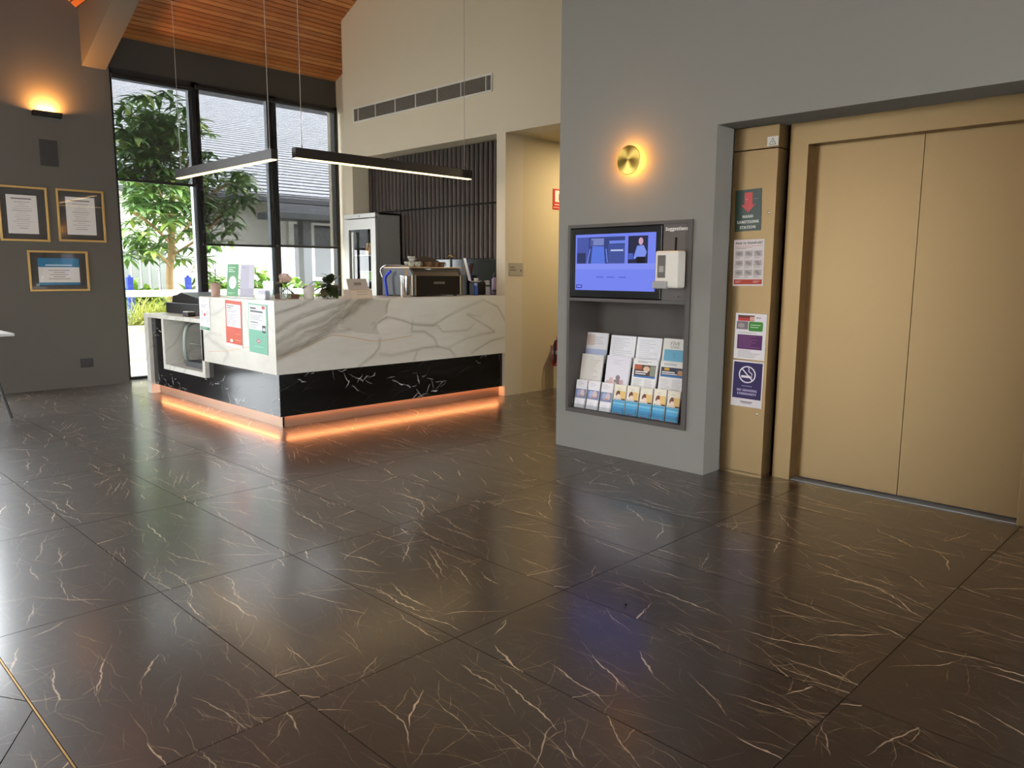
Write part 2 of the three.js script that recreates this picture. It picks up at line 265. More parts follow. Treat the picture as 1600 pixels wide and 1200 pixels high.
{
  const w = setting('wall_far', 'cream side wall with wide windows');
  const s = new THREE.Shape([[9.6, 0], [9.6, 4.3], [-4.2, 4.3], [-4.2, 0]].map((p) => new THREE.Vector2(...p)));
  s.holes.push(new THREE.Path(rect(4.3, 7.2, 0.02, 3.3).map((p) => new THREE.Vector2(...p))));
  part(w, 'wall_face', metric(new THREE.ExtrudeGeometry(s, { depth: 0.25, bevelEnabled: false }).rotateY(Math.PI / 2).translate(-4.85, 0, 0)), CREAM);
  const e = setting('wall_end', 'plain wall closing the lift shaft'); part(e, 'wall_face', box(9.3, 9.4, 0, 7.2, -3.7, 4.2), CREAM);
  const b = setting('wall_back', 'cream wall at the back of the hall'); part(b, 'wall_face', prismZ([[-4.85, 0], [9.3, 0], [9.3, 7.2], [-4.85, 7.2]], 4.0, 4.2, [rect(-3.6, 2.2, 0.02, 2.9)]), CREAM);
}
function glazing(n, along, at, a0, a1, y0, y1, cuts, label) {        // frames and panes in a plane x = at or z = at
  const g = setting(`window_${n}`, label), B = (u0, u1, v0, v1, d) => (along === 'x' ? box(u0, u1, v0, v1, at - d, at + d) : box(at - d, at + d, v0, v1, u0, u1));
  part(g, 'frame', [B(a0, a1, y0, y0 + 0.03, 0.05), B(a0, a1, y1 - 0.06, y1, 0.05), B(a0, a0 + 0.05, y0, y1, 0.05), B(a1 - 0.05, a1, y0, y1, 0.05)], FRAME);
  for (const c of cuts) part(g, 'mullion', B(c - 0.045, c + 0.045, y0, y1, 0.05), FRAME);
  const e = [a0, ...cuts, a1];
  for (let i = 0; i + 1 < e.length; i++) { const p = part(g, 'pane', along === 'x' ? new THREE.PlaneGeometry(e[i + 1] - e[i], y1 - y0).translate((e[i] + e[i + 1]) / 2, (y0 + y1) / 2, at) : new THREE.PlaneGeometry(e[i + 1] - e[i], y1 - y0).rotateY(Math.PI / 2).translate(at, (y0 + y1) / 2, (e[i] + e[i + 1]) / 2), GLASS); p.castShadow = false; }
  return { g, e };
}
const WX = [onZ(163, 105, ZG).x, onZ(310, 300, ZG).x, onZ(428, 300, ZG).x, onZ(531, 300, ZG).x], WTOP = 3.545;
{
  const { g } = glazing(1, 'x', ZG, WX[0], 6.17, 0, WTOP, [WX[1], WX[2]], 'tall black framed windows looking onto the garden');
  const e = [WX[0] + 0.05, WX[1], WX[2], 6.12];
  for (let i = 0; i < 3; i++) part(g, 'frosted_band', box(e[i] + (i ? 0.045 : 0), e[i + 1] - (i < 2 ? 0.045 : 0), 0.975, 1.055, ZG + 0.003, ZG + 0.0045), FROST);
  for (const i of [1, 2]) part(g, 'mullion_cap', box(WX[i] - 0.075, WX[i] - 0.045, 0, WTOP, ZG - 0.05, ZG + 0.02), ALU, 'grey aluminium edge of the mullion');
  glazing(2, 'x', ZG + 0.1, -0.9, 1.75, 0.02, 3.35, [0.43], 'tall windows further along the dark grey wall');
  glazing(3, 'z', -4.72, -7.2, -4.3, 0.02, 3.3, [-6.2, -5.3], 'wide glazing along the side of the hall');
  glazing(4, 'x', 4.1, -3.6, 2.2, 0.02, 2.9, [-1.6, 0.3], 'glazed entrance wall at the back of the hall');
}
// blinds: roller, cloth and bottom bar
[[WX[0] + 0.03, WX[1] - 0.05, onZ(240, 285, ZG + 0.08).y, 'dark mesh roller blind pulled halfway down beside the grey wall'], [WX[1] - 0.01, WX[2] - 0.05, onZ(380, 384, ZG + 0.08).y, 'dark mesh roller blind on the middle window pane'], [WX[2] - 0.03, 6.12, onZ(480, 386, ZG + 0.08).y, 'dark mesh roller blind beside the cream wall and fridge']].forEach(([x0, x1, yb, label], i) => {
  const z = ZG + 0.08, top = WTOP - (i ? 0.06 : 0.09), t = thing('roller_blind', label, 'blind', [(x0 + x1) / 2, yb, z], 'roller blinds on the tall windows');
  part(t, 'roller', new THREE.CylinderGeometry(0.025, 0.025, x1 - x0, 16).rotateZ(Math.PI / 2).translate((x0 + x1) / 2, top, z), FRAME);
  part(t, 'cloth', box(x0, x1, yb, top, z - 0.0005, z + 0.0005), BLIND);
  part(t, 'bottom_bar', rbox(x0, x1, yb - 0.012, yb + 0.018, z - 0.012, z + 0.012, 0.005), FRAME);
});
// ceilings
{
  const c = setting('ceiling', 'timber board ceilings with dark gaps, pitched over the hall and the coffee bar');
  const UND = mat('#150d08', 0.9);
  part(c, 'underlay', [prismX([[-9.8, roofR(-9.8) + 0.03], [-2.8, 6.9], [4.2, roofR(4.2) + 0.03], [4.2, roofR(4.2) + 0.2], [-2.8, 7.2], [-9.8, roofR(-9.8) + 0.2]], 3.104, 9.4)], UND);
  part(c, 'underlay', [prismZ([[-4.85, roofL(-4.85) + 0.03], [-0.82, roofL(-0.82) + 0.03], [2.867, 4.048], [2.867, 4.3], [-0.82, 7.4], [-4.85, 4.2]], -9.6, 4.2)], UND);
  const th = Math.atan(0.44), L = 6.4 - 3.104, b = metric(new THREE.BoxGeometry(L, 0.016, 0.058)), p = 0.0735, rr = rng(12);
  b.translate(0, 0.008, 0).rotateX(-th);
  for (let i = 0; i < 36; i++) { const s = 0.03 + i * p, z = -9.6 + s * Math.cos(th), m = sh(new THREE.Mesh(b, WOODS[Math.floor(rr() * 3)])); m.name = 'ceiling_board'; m.position.set(3.104 + L / 2, roofR(z), z); c.add(m); }
  const zE = -9.6 + (0.03 + 35.5 * p) * Math.cos(th);
  part(c, 'board_field', prismX([[zE, roofR(zE)], [-2.8, 6.86], [4.1, roofR(4.1)], [4.1, roofR(4.1) + 0.02], [-2.8, 6.88], [zE, roofR(zE) + 0.02]], 3.104, 9.4), WOODS[1]);
  const tl = Math.atan(0.8), bl = metric(new THREE.BoxGeometry(0.061, 0.016, 3.0)).translate(0, 0.008, 0).rotateZ(-tl);
  for (let i = 0; i < 12; i++) { const s = 0.02 + (i + 0.5) * p, x = 2.867 - s * Math.cos(tl), m = sh(new THREE.Mesh(bl, WOODS[Math.floor(rr() * 3)])); m.name = 'ceiling_board'; m.position.set(x, roofL(x), ZL + 1.5); c.add(m); }
  const xE = 2.867 - (0.02 + 12 * p) * Math.cos(tl);
  part(c, 'board_field', prismZ([[-4.6, roofL(-4.6)], [-0.82, roofL(-0.82)], [xE, roofL(xE)], [xE, roofL(xE) + 0.02], [-0.82, roofL(-0.82) + 0.02], [-4.6, roofL(-4.6) + 0.02]], ZL, 4.1), WOODS[1]);
  part(c, 'board_field', prismZ([[xE, roofL(xE)], [2.867, 4.018], [2.867, 4.034], [xE, roofL(xE) + 0.016]], ZL + 3.0, 4.1), WOODS[1]);
}

// ---------------------------------------------------------------- lift
{
  const d = setting('door_1', 'champagne metal lift doors with a stepped frame', [4.6, 0, -1.4]);
  const DX = 4.649, dz0 = -2.071, dz1 = -0.822, mid = -1.436, dy = 2.047, FXx = 4.56;
  part(d, 'door_panel', rbox(DX, DX + 0.04, 0.012, dy + 0.03, dz0 - 0.05, mid - 0.0015, 0.002), CHAMPAGNE);
  part(d, 'door_panel', rbox(DX, DX + 0.04, 0.012, dy + 0.03, mid + 0.0015, dz1 + 0.05, 0.002), CHAMPAGNE);
  part(d, 'frame_jamb', rbox(FXx, DX + 0.02, 0, dy, -2.16, dz0 + 0.025, 0.002), CHAMPAGNE);
  part(d, 'frame_jamb', rbox(FXx, DX + 0.02, 0, dy, dz1, dz1 + 0.1, 0.002), CHAMPAGNE);
  part(d, 'frame_head', rbox(FXx, DX + 0.02, dy - 0.004, LO.y1 + 0.001, -2.16, dz1 + 0.1, 0.002), CHAMPAGNE);
  part(d, 'door_sill', box(FXx + 0.02, DX + 0.03, -0.002, 0.004, dz0 + 0.02, dz1), ALU);
  part(d, 'shaft_cladding', [box(4.72, 4.76, 0, 2.2, -2.5, -0.6), box(FXx, 4.72, 0, LO.y1, dz1 + 0.1, LO.z1)], CHAMPAGNE);
  const t = thing('lift_side_panel', 'tall champagne metal panel covered in notices beside the lift doors', 'metal panel', [4.55, 0, -2.32]);
  part(t, 'panel_face', rbox(4.465, 4.72, 0.02, 2.03, -2.478, -2.186, 0.003), CHAMPAGNE);
  part(t, 'access_cover', rbox(4.465, 4.72, 2.034, 2.168, -2.478, -2.186, 0.003), CHAMPAGNE);
  part(t, 'base_trim', box(4.467, 4.72, 0, 0.018, -2.478, -2.186), CHAMPAGNE);
  for (const [px, py] of [[1201, 332], [1183, 647]]) { const p = onX(px, py, 4.465); part(t, 'screw', new THREE.SphereGeometry(0.008, 12, 8).scale(0.6, 1, 1).translate(4.463, p.y, p.z), CHROME); }
}

// ---------------------------------------------------------------- reception counter
{
  const t = thing('reception_counter', 'L-shaped counter of white veined marble over black stone with a glowing kick strip', 'counter', [3.9, 0, -6.3]);
  const { x0, x1, z0, z1, y0, y1 } = MC, th = 0.025;
  const edge = MARBLE, six = (front, i) => [0, 1, 2, 3, 4, 5].map((k) => (k === i ? print(front, 0.28) : edge));
  const slab = (a, b, c, d, e, f) => new THREE.BoxGeometry(b - a, d - c, f - e).translate((a + b) / 2, (c + d) / 2, (e + f) / 2);
  // BoxGeometry face order: +x -x +y -y +z -z
  part(t, 'marble_front', slab(x0, x1, y0, y1, z1 - th, z1), six(frontTex, 4));
  part(t, 'marble_side', slab(x0, x0 + th, y0, y1, z0, z1 - th - 0.0005), six(sideTex, 1));
  part(t, 'countertop', [box(x0 + th, x1, y1 - 0.03, y1, z1 - 0.72, z1 - th - 0.0005), box(x0 + th, x0 + 0.7, y1 - 0.03, y1, z0, z1 - 0.7205)], MARBLE);
  part(t, 'marble_end', box(x0 + th, x0 + 0.7, 0.843, y1 - 0.03, z0, z0 + th), MARBLE);
  part(t, 'underside', [box(x0 + th, x1, y0, y0 + 0.02, z1 - 0.1, z1 - th), box(x0 + th, x0 + 0.1, y0, y0 + 0.02, z0, z1 - 0.1)], MARBLE);
  const B = 0.04, K = 0.088;
  part(t, 'black_stone', metric(box(x0 + B, x1, 0.1, y0, z1 - B - 0.02, z1 - B)), BLACK_STONE);
  part(t, 'black_stone', metric(box(x0 + B, x0 + B + 0.02, 0.1, y0, -6.99, z1 - B - 0.0205), 1, 0.3, 0.2), BLACK_STONE);
  part(t, 'black_stone', metric(box(x0 + B, x0 + B + 0.02, 0.1, 0.296, -7.967, -6.9905), 1, 0.35, 0.1), BLACK_STONE);
  part(t, 'black_stone', metric(box(x0 + B, x0 + B + 0.02, 0.1, 0.803, -8.33, -7.9675), 1, 0.7, 0.1), BLACK_STONE);
  const KICK = mat('#a8907c', 0.4, { metalness: 0.5 });
  part(t, 'kick_plate', [box(x0 + K, x1, 0, 0.118, z1 - K - 0.01, z1 - K), box(x0 + K, x0 + K + 0.01, 0, 0.118, -8.33, z1 - K)], KICK, 'orange-lit metal kick plate');
  part(t, 'carcass', [box(x0 + 0.11, x1, 0.12, y1 - 0.03, z1 - 0.7, z1 - 0.11), box(x0 + 0.11, x0 + 0.68, 0.12, y1 - 0.03, z0 + 0.03, z1 - 0.7)], DARKGREY);
  // low section with the cake alcove
  part(t, 'low_top', rbox(x0, x0 + 0.75, 0.803, 0.843, -8.43, z0 - 0.0005, 0.003), MARBLE);
  part(t, 'end_leg', rbox(x0, x0 + 0.75, 0, 0.803, -8.43, -8.33, 0.003), MARBLE);
  part(t, 'alcove_panel', rbox(x0, x0 + 0.6, 0.345, 0.803, -7.967, -7.91, 0.002), MARBLE);
  part(t, 'alcove_panel', rbox(x0, x0 + 0.6, 0.345, 0.803, -7.04, -6.985, 0.002), MARBLE);
  part(t, 'alcove_shelf', rbox(x0, x0 + 0.6, 0.296, 0.345, -7.967, -6.985, 0.003), MARBLE);
  part(t, 'alcove_back', box(x0 + 0.6, x0 + 0.62, 0.12, 0.803, -8.33, -6.985), DARKGREY);
  // light strip hidden under the black stone
  const LED = glow('#ffa868', 3);
  const l1 = part(t, 'light_strip', box(x0 + K, x1 - 0.01, 0.104, 0.109, z1 - K + 0.003, z1 - B - 0.022), LED), l2 = part(t, 'light_strip', box(x0 + B + 0.022, x0 + K - 0.003, 0.104, 0.109, -8.32, z1 - K), LED);
  const ly = 0.1, lz = z1 - B - 0.034, lx = x0 + B + 0.034;
  area(t, '#ff9c60', 26, x1 - x0 - K - 0.04, 0.02, [(x1 + x0 + K) / 2, ly, lz], [(x1 + x0 + K) / 2, 0, lz + 0.07]);
  const a2 = area(t, '#ff9c60', 26, 2.5, 0.02, [lx, ly, -7.02], [lx - 0.07, 0, -7.02]);
}
{ // cake display with a rounded glass front inside the alcove
  const t = thing('cake_display', 'small curved glass cake display in the marble alcove', 'display case', [3.260, 0.345, -7.42]);
  const zA = -7.64, zB = -7.06, prof = [[3.130, 0.4], [3.110, 0.45], [3.115, 0.66], [3.150, 0.745], [3.220, 0.775], [3.420, 0.78]];
  const S = new THREE.Shape(prof.map((p) => new THREE.Vector2(...p))); S.lineTo(3.420, 0.4);
  part(t, 'base', rbox(3.110, 3.430, 0.345, 0.4, zA, zB, 0.004), DARKGREY);
  const hoop = prof.map((p) => p);
  for (const z of [zA + 0.006, zB - 0.006]) part(t, 'hoop', tube(hoop.map(([x, y]) => [x, y, z]), 0.017, 40, 10), mat('#8f978f', 0.35, { metalness: 0.4 }));
  part(t, 'side_glass', new THREE.ShapeGeometry(S).translate(0, 0, zA + 0.006), GLASS);
  const pts = new THREE.CatmullRomCurve3(prof.map(([x, y]) => new THREE.Vector3(x, y, 0))).getPoints(24), v = [], ix = [];
  pts.forEach((p, i) => { v.push(p.x, p.y, zA + 0.01, p.x, p.y, zB - 0.01); if (i) { const a = 2 * i - 2; ix.push(a, a + 1, a + 2, a + 1, a + 3, a + 2); } });
  const cg = new THREE.BufferGeometry(); cg.setAttribute('position', new THREE.Float32BufferAttribute(v, 3)); cg.setIndex(ix); cg.computeVertexNormals(); part(t, 'curved_glass', cg, GLASS);
  part(t, 'shelf', box(3.160, 3.410, 0.565, 0.571, zA + 0.02, zB - 0.02), phys('#dfe8e4', 0.1, { transmission: 0.6, thickness: 0 }));
  part(t, 'back_panel', box(3.415, 3.425, 0.4, 0.78, zA, zB), mat('#b9bdb6', 0.5));
}

// ---------------------------------------------------------------- coffee bar recess
{
  const bz0 = -8.355, bz1 = -5.772, xb = 5.84, split = onX(776, 317, xb).y, low = onX(776, 404, xb).y;
  const t = thing('batten_wall_panel', 'dark timber wall panel of upright rounded battens in two rows', 'wall panel', [xb, low, (bz0 + bz1) / 2]);
  part(t, 'backing', box(xb + 0.02, xb + 0.04, low, 2.677, bz0, bz1), mat('#120e0c', 0.9));
  const n = 35, p = (bz1 - bz0) / n, r = rng(15);
  const bt = (h) => { const g = new THREE.CylinderGeometry(p * 0.44, p * 0.44, h, 10, 1, false, Math.PI, Math.PI); return metric(g); };
  const gU = bt(2.672 - split - 0.012), gL = bt(split - low - 0.012);
  for (let i = 0; i < n; i++) for (const [g, y] of [[gU, (2.672 + split + 0.012) / 2], [gL, (split + low) / 2]]) { const m = sh(new THREE.Mesh(g, BATTENS[Math.floor(r() * 3)])); m.name = 'batten'; m.position.set(0.02, y - low, bz0 + (i + 0.5) * p - (bz0 + bz1) / 2); t.add(m); }
  single('splashback', box(xb, xb + 0.03, 0.02, low - 0.005, bz0, bz1), mat('#20241f', 0.12), 'glossy dark green splashback under the batten panel', 'splashback', [xb, 0.02, (bz0 + bz1) / 2]);
}
{ // fridge
  const x0 = 5.453, x1 = 5.835, z0 = -8.345, z1 = -7.68, H = 1.985;
  const t = thing('display_fridge', 'upright stainless steel fridge with a glass door', 'fridge', [(x0 + x1) / 2, 0, (z0 + z1) / 2]);
  part(t, 'body', [box(x0 + 0.05, x1, 0.08, H, z1 - 0.02, z1), box(x0 + 0.05, x1, 0.08, H, z0, z0 + 0.02), box(x0 + 0.05, x1, H - 0.02, H, z0, z1), box(x0 + 0.05, x1, 0.08, 0.12, z0, z1), box(x1 - 0.02, x1, 0.08, H, z0, z1)], STEEL);
  part(t, 'top_fascia', rbox(x0, x0 + 0.052, H - 0.055, H, z0, z1, 0.004), STEEL);
  part(t, 'interior', [box(x1 - 0.03, x1 - 0.021, 0.12, H - 0.02, z0 + 0.02, z1 - 0.02), box(x0 + 0.06, x1 - 0.03, 0.12, H - 0.02, z0 + 0.02, z0 + 0.03)], mat('#3c4038', 0.5));
  const d = part(t, 'door', prismX([[z0, 0.1], [z1, 0.1], [z1, H - 0.065], [z0, H - 0.065]], x0, x0 + 0.045, 0.004), STEEL);
  t.remove(d);
  const S = new THREE.Shape(rect(-z1, -z0, 0.1, H - 0.065).map((p) => new THREE.Vector2(...p))); S.holes.push(new THREE.Path(rect(-z1 + 0.1, -z0 - 0.1, 0.2, H - 0.19).map((p) => new THREE.Vector2(...p))));
  const dd = part(t, 'door', metric(new THREE.ExtrudeGeometry(S, { depth: 0.045, bevelEnabled: false }).rotateY(Math.PI / 2).translate(x0, 0, 0)), STEEL);
  part(dd, 'door_glass', new THREE.PlaneGeometry(z1 - z0 - 0.19, H - 0.38).rotateY(-Math.PI / 2).translate(x0 + 0.02, H / 2 + 0.005, (z0 + z1) / 2), GLASS);
  part(dd, 'handle', rbox(x0 - 0.03, x0 - 0.005, 0.75, H - 0.22, z0 + 0.2, z0 + 0.23, 0.008), WHITEP);
  part(t, 'lock', new THREE.CylinderGeometry(0.007, 0.007, 0.006, 12).rotateZ(Math.PI / 2).translate(x0 - 0.003, H - 0.03, (z0 + z1) / 2), BLACKP);
  for (const y of [0.55, 0.9, 1.17, 1.48]) part(t, 'shelf', box(x0 + 0.06, x1 - 0.04, y, y + 0.012, z0 + 0.03, z1 - 0.03), ALU);
  for (const [x, z] of [[x0 + 0.08, z0 + 0.05], [x0 + 0.08, z1 - 0.05], [x1 - 0.05, z0 + 0.05], [x1 - 0.05, z1 - 0.05]]) part(t, 'foot', cyl(x, 0, 0.08, z, 0.018), BLACKP);
  for (let i = 0; i < 4; i++) { const z = -8.02 + i * 0.062, g = thing('drink_bottle', ['gold-capped bottle on the upper fridge shelf, closest to the door handle', 'gold-capped bottle on the upper fridge shelf, second from the door handle', 'gold-capped bottle on the upper fridge shelf, third from the door handle', 'gold-capped bottle on the upper fridge shelf, farthest from the door handle'][i], 'bottle', [x0 + 0.12, 1.492, z], 'bottles in the fridge');
    part(g, 'body', lathe([[0, 0], [0.024, 0], [0.025, 0.01], [0.025, 0.075], [0.012, 0.105], [0.012, 0.12]], x0 + 0.12, 1.492, z), mat('#b4853a', 0.3)); part(g, 'cap', cyl(x0 + 0.12, 1.612, 1.635, z, 0.014), GOLD); }
  [['green salad tub on the fridge shelf', '#6f9a3a', 1.182, -8.0, 0.1], ['stacked green lidded tub on the lower fridge shelf', '#5c8a34', 0.912, -8.0, 0.15]].forEach(([l, c, y, z, h]) => { const g = thing('food_tub', l, 'tub', [x0 + 0.16, y, z], 'tubs in the fridge'); part(g, 'tub', rbox(x0 + 0.08, x0 + 0.28, y, y + h, z - 0.14, z + 0.14, 0.012), mat(c, 0.4)); part(g, 'lid', rbox(x0 + 0.075, x0 + 0.285, y + h, y + h + 0.015, z - 0.145, z + 0.145, 0.004), mat('#cfd8c0', 0.4)); });
  single('juice_carton', rbox(x0 + 0.09, x0 + 0.16, 0.912, 1.1, -7.83, -7.78, 0.004), mat('#c9682c', 0.5), 'orange juice carton on the lower fridge shelf', 'carton', [x0 + 0.12, 0.912, -7.8]);
}
{ // long supply grille high on the cream wall
  const z0 = onX(553.8, 181, XC).z, z1 = onX(768, 130, XC).z, y0 = 3.115, y1 = 3.262, x = XC - 0.012;
  const t = thing('air_vent', 'long linear air grille high on the cream wall', 'air vent', [XC, y0, (z0 + z1) / 2]);
  part(t, 'backing', box(XC - 0.002, XC - 0.001, y0, y1, z0, z1), mat('#1d1a17', 0.9));
  part(t, 'frame', [box(x, XC, y0 - 0.016, y0, z0 - 0.016, z1 + 0.016), box(x, XC, y1, y1 + 0.016, z0 - 0.016, z1 + 0.016), box(x, XC, y0, y1, z0 - 0.016, z0), box(x, XC, y0, y1, z1, z1 + 0.016)], WHITE);
  const g = new THREE.BoxGeometry(0.009, 0.0025, z1 - z0).rotateZ(0.5);
  for (let i = 0; i < 11; i++) { const m = sh(new THREE.Mesh(g, mat('#b3aa9a', 0.6))); m.name = 'blade'; m.position.set(-0.007, (i + 0.5) * (y1 - y0) / 11, 0); t.add(m); }
  for (const px of [560, 587, 618, 650, 684, 721, 760]) { const z = onX(px, 160, XC).z; part(t, 'divider', box(x, XC - 0.002, y0, y1, z - 0.004, z + 0.004), WHITE); }
}
// ---------------------------------------------------------------- hanging lamps
function pendant(label, along, at, a0, a1, y0, y1) {
  const B = (u0, u1, v0, v1, d0, d1) => (along === 'x' ? rbox(u0, u1, v0, v1, at + d0, at + d1, 0.002) : rbox(at + d0, at + d1, v0, v1, u0, u1, 0.002));
  const mid = (a0 + a1) / 2, base = along === 'x' ? [mid, y0, at] : [at, y0, mid];
  const t = thing('pendant_light', label, 'lamp', base, 'linear lamps over the counter');
  part(t, 'housing', B(a0, a1, y0, y1, -0.03, 0.03), mat('#1c1715', 0.5));
  part(t, 'light_diffuser', along === 'x' ? box(a0 + 0.01, a1 - 0.01, y0 - 0.009, y0 - 0.001, at - 0.024, at + 0.024) : box(at - 0.024, at + 0.024, y0 - 0.009, y0 - 0.001, a0 + 0.01, a1 - 0.01), glow('#ffdf9e', 3.2), 'glowing warm white light strip');
  for (const f of [0.04, 0.96]) { const u = a0 + (a1 - a0) * f, [x, z] = along === 'x' ? [u, at] : [at, u]; part(t, 'cable', cyl(x, y1, roofR(z) - 0.0, z, 0.0025, 0.0025, 6), mat('#b8b2a8', 0.4)); part(t, 'cable_gripper', cyl(x, y1, y1 + 0.03, z, 0.006, 0.004, 10), CHROME); }
  const c = along === 'x' ? [mid, y0 - 0.012, at] : [at, y0 - 0.012, mid];
  area(t, '#ffd08a', 9, along === 'x' ? a1 - a0 : 0.045, along === 'x' ? 0.045 : a1 - a0, c, [c[0], 0, c[2]]);
}
pendant('slim dark linear pendant lamp hanging over the side of the counter by the window', 'z', 3.3, -8.04, -6.06, 2.215, 2.295);
pendant('slim dark linear pendant lamp hanging over the long front of the counter', 'x', -5.95, 3.415, 5.41, 2.228, 2.31);
// uplight on the left wall
{
  const p = onZ(72, 179, ZL), t = thing('wall_uplight', 'small dark wall lamp throwing warm light up the grey wall', 'lamp', [p.x, 2.87, ZL]);
  part(t, 'housing', prismX([[ZL, 2.868], [ZL + 0.055, 2.872], [ZL + 0.08, 2.915], [ZL + 0.075, 2.915], [ZL + 0.05, 2.88], [ZL, 2.876]], p.x - 0.13, p.x + 0.13), mat('#1a1614', 0.5));
  for (const d of [-0.135, 0.13]) part(t, 'end_cap', prismX([[ZL, 2.868], [ZL + 0.055, 2.872], [ZL + 0.08, 2.915], [ZL, 2.915]], p.x + d, p.x + d + 0.005), mat('#1a1614', 0.5));
  part(t, 'lamp', box(p.x - 0.06, p.x + 0.06, 2.88, 2.888, ZL + 0.015, ZL + 0.045), glow('#ffc47a', 6));
  area(t, '#ffac5a', 2000, 0.16, 0.03, [p.x, 2.9, ZL + 0.055], [p.x, 5, ZL + 0.3]);
}
// brass disc on the lift wall
{
  const p = onX(982, 250, XL - 0.045), t = thing('disc_wall_light', 'round brushed brass wall light with a warm halo', 'lamp', [XL, p.y, p.z]);
  const R = 0.094, g = new THREE.LatheGeometry([[0, 0.006], [0.03, 0.0055], [R - 0.004, 0.003], [R, 0], [R - 0.002, -0.004], [0, -0.004]].map((q) => new THREE.Vector2(...q)), 64);
  const pp = g.attributes.position, uv = g.attributes.uv; for (let i = 0; i < pp.count; i++) uv.setXY(i, Math.atan2(pp.getZ(i), pp.getX(i)) / (2 * Math.PI), Math.hypot(pp.getX(i), pp.getZ(i)));
  const BR = phys('#d9b65e', 0.3, { metalness: 1, anisotropy: 0.85 });
  part(t, 'disc', g.rotateZ(Math.PI / 2).translate(XL - 0.045, p.y, p.z), BR);
  part(t, 'stem', new THREE.CylinderGeometry(0.03, 0.03, 0.012, 24).rotateZ(Math.PI / 2).translate(XL - 0.006, p.y, p.z), BRASS);
  part(t, 'lamp', new THREE.CylinderGeometry(0.055, 0.055, 0.014, 32).rotateZ(Math.PI / 2).translate(XL - 0.028, p.y, p.z), glow('#ffb63c', 5));
  const L = new THREE.PointLight('#ffad45', 1.2); L.shadow.radius = 1.2; L.castShadow = true; L.position.set(-0.028, 0, 0); t.add(L);
}
// corridor ceiling lamp, out of sight
{
  const t = thing('corridor_downlight', 'round downlight in the corridor ceiling', 'lamp', [6.7, corridorTop, -4.75]);
  part(t, 'rim', new THREE.TorusGeometry(0.07, 0.008, 8, 32).rotateX(Math.PI / 2).translate(6.7, corridorTop - 0.004, -4.75), WHITEP);
  part(t, 'lamp', cyl(6.7, corridorTop - 0.008, corridorTop - 0.003, -4.75, 0.065), glow('#ffd28a', 5));
  area(t, '#ffe4b8', 800, 0.12, 0.12, [6.7, corridorTop - 0.012, -4.75], [6.7, 0, -4.75]);
}

// ---------------------------------------------------------------- niche in the lift wall
{
  const t = thing('wall_niche', 'dark framed wall niche with a screen above and brochure shelf below', 'niche', [XL + 0.1, NI.y0, (NI.z0 + NI.z1) / 2]);
  const D = 0.3, e = 0.012, { z0, z1, y0, y1 } = NI, f = 0.022;
  part(t, 'back', box(XL + D, XL + D + 0.015, y0, y1, z0, z1), NICHE2);
  part(t, 'side', box(XL - e, XL + D, y0, y1, z0, z0 + f), NICHE);
  part(t, 'side', box(XL - e, XL + D, y0, y1, z1 - f - 0.012, z1), NICHE);
  part(t, 'top', box(XL - e, XL + D, y1 - f, y1, z0 + f, z1 - f - 0.012), NICHE);
  part(t, 'bottom', box(XL - e, XL + D, y0, y0 + 0.03, z0 + f, z1 - f - 0.012), NICHE);
  part(t, 'shelf', rbox(XL - e, XL + D, 1.085, 1.108, z0 + f, z1 - f - 0.012, 0.002), NICHE);
  part(t, 'suggestion_panel', box(XL + 0.002, XL + 0.02, 1.108, y1 - f, -2.848, z1 - f - 0.012), NICHE2);
  const sp = onX(1056, 382, XL); part(t, 'slot', box(XL + 0.0005, XL + 0.003, sp.y - 0.045, sp.y + 0.045, sp.z - 0.008, sp.z + 0.008), mat('#0c0b0a', 0.9));
  const lt = canvas(512, 96, (k, w, h) => { k.fillStyle = '#59524d'; k.fillRect(0, 0, w, h); k.fillStyle = '#f2efe9'; k.font = 'bold 84px sans-serif'; k.textBaseline = 'middle'; k.textAlign = 'center'; k.fillText('Suggestions', w / 2, h / 2, w - 8); });
  const ls = sheet(0.178, 0.034, 0.001, lt, NICHE2); ls.rotation.y = -Math.PI / 2; ls.position.set(XL + 0.002, 1.566, -2.748).sub(t.position); ls.name = 'lettering'; ls.userData.label = 'white Suggestions lettering'; t.add(ls);
  part(t, 'lock', new THREE.CylinderGeometry(0.007, 0.007, 0.02, 14).rotateZ(Math.PI / 2).translate(XL - 0.006, 1.136, -2.72), CHROME);
}
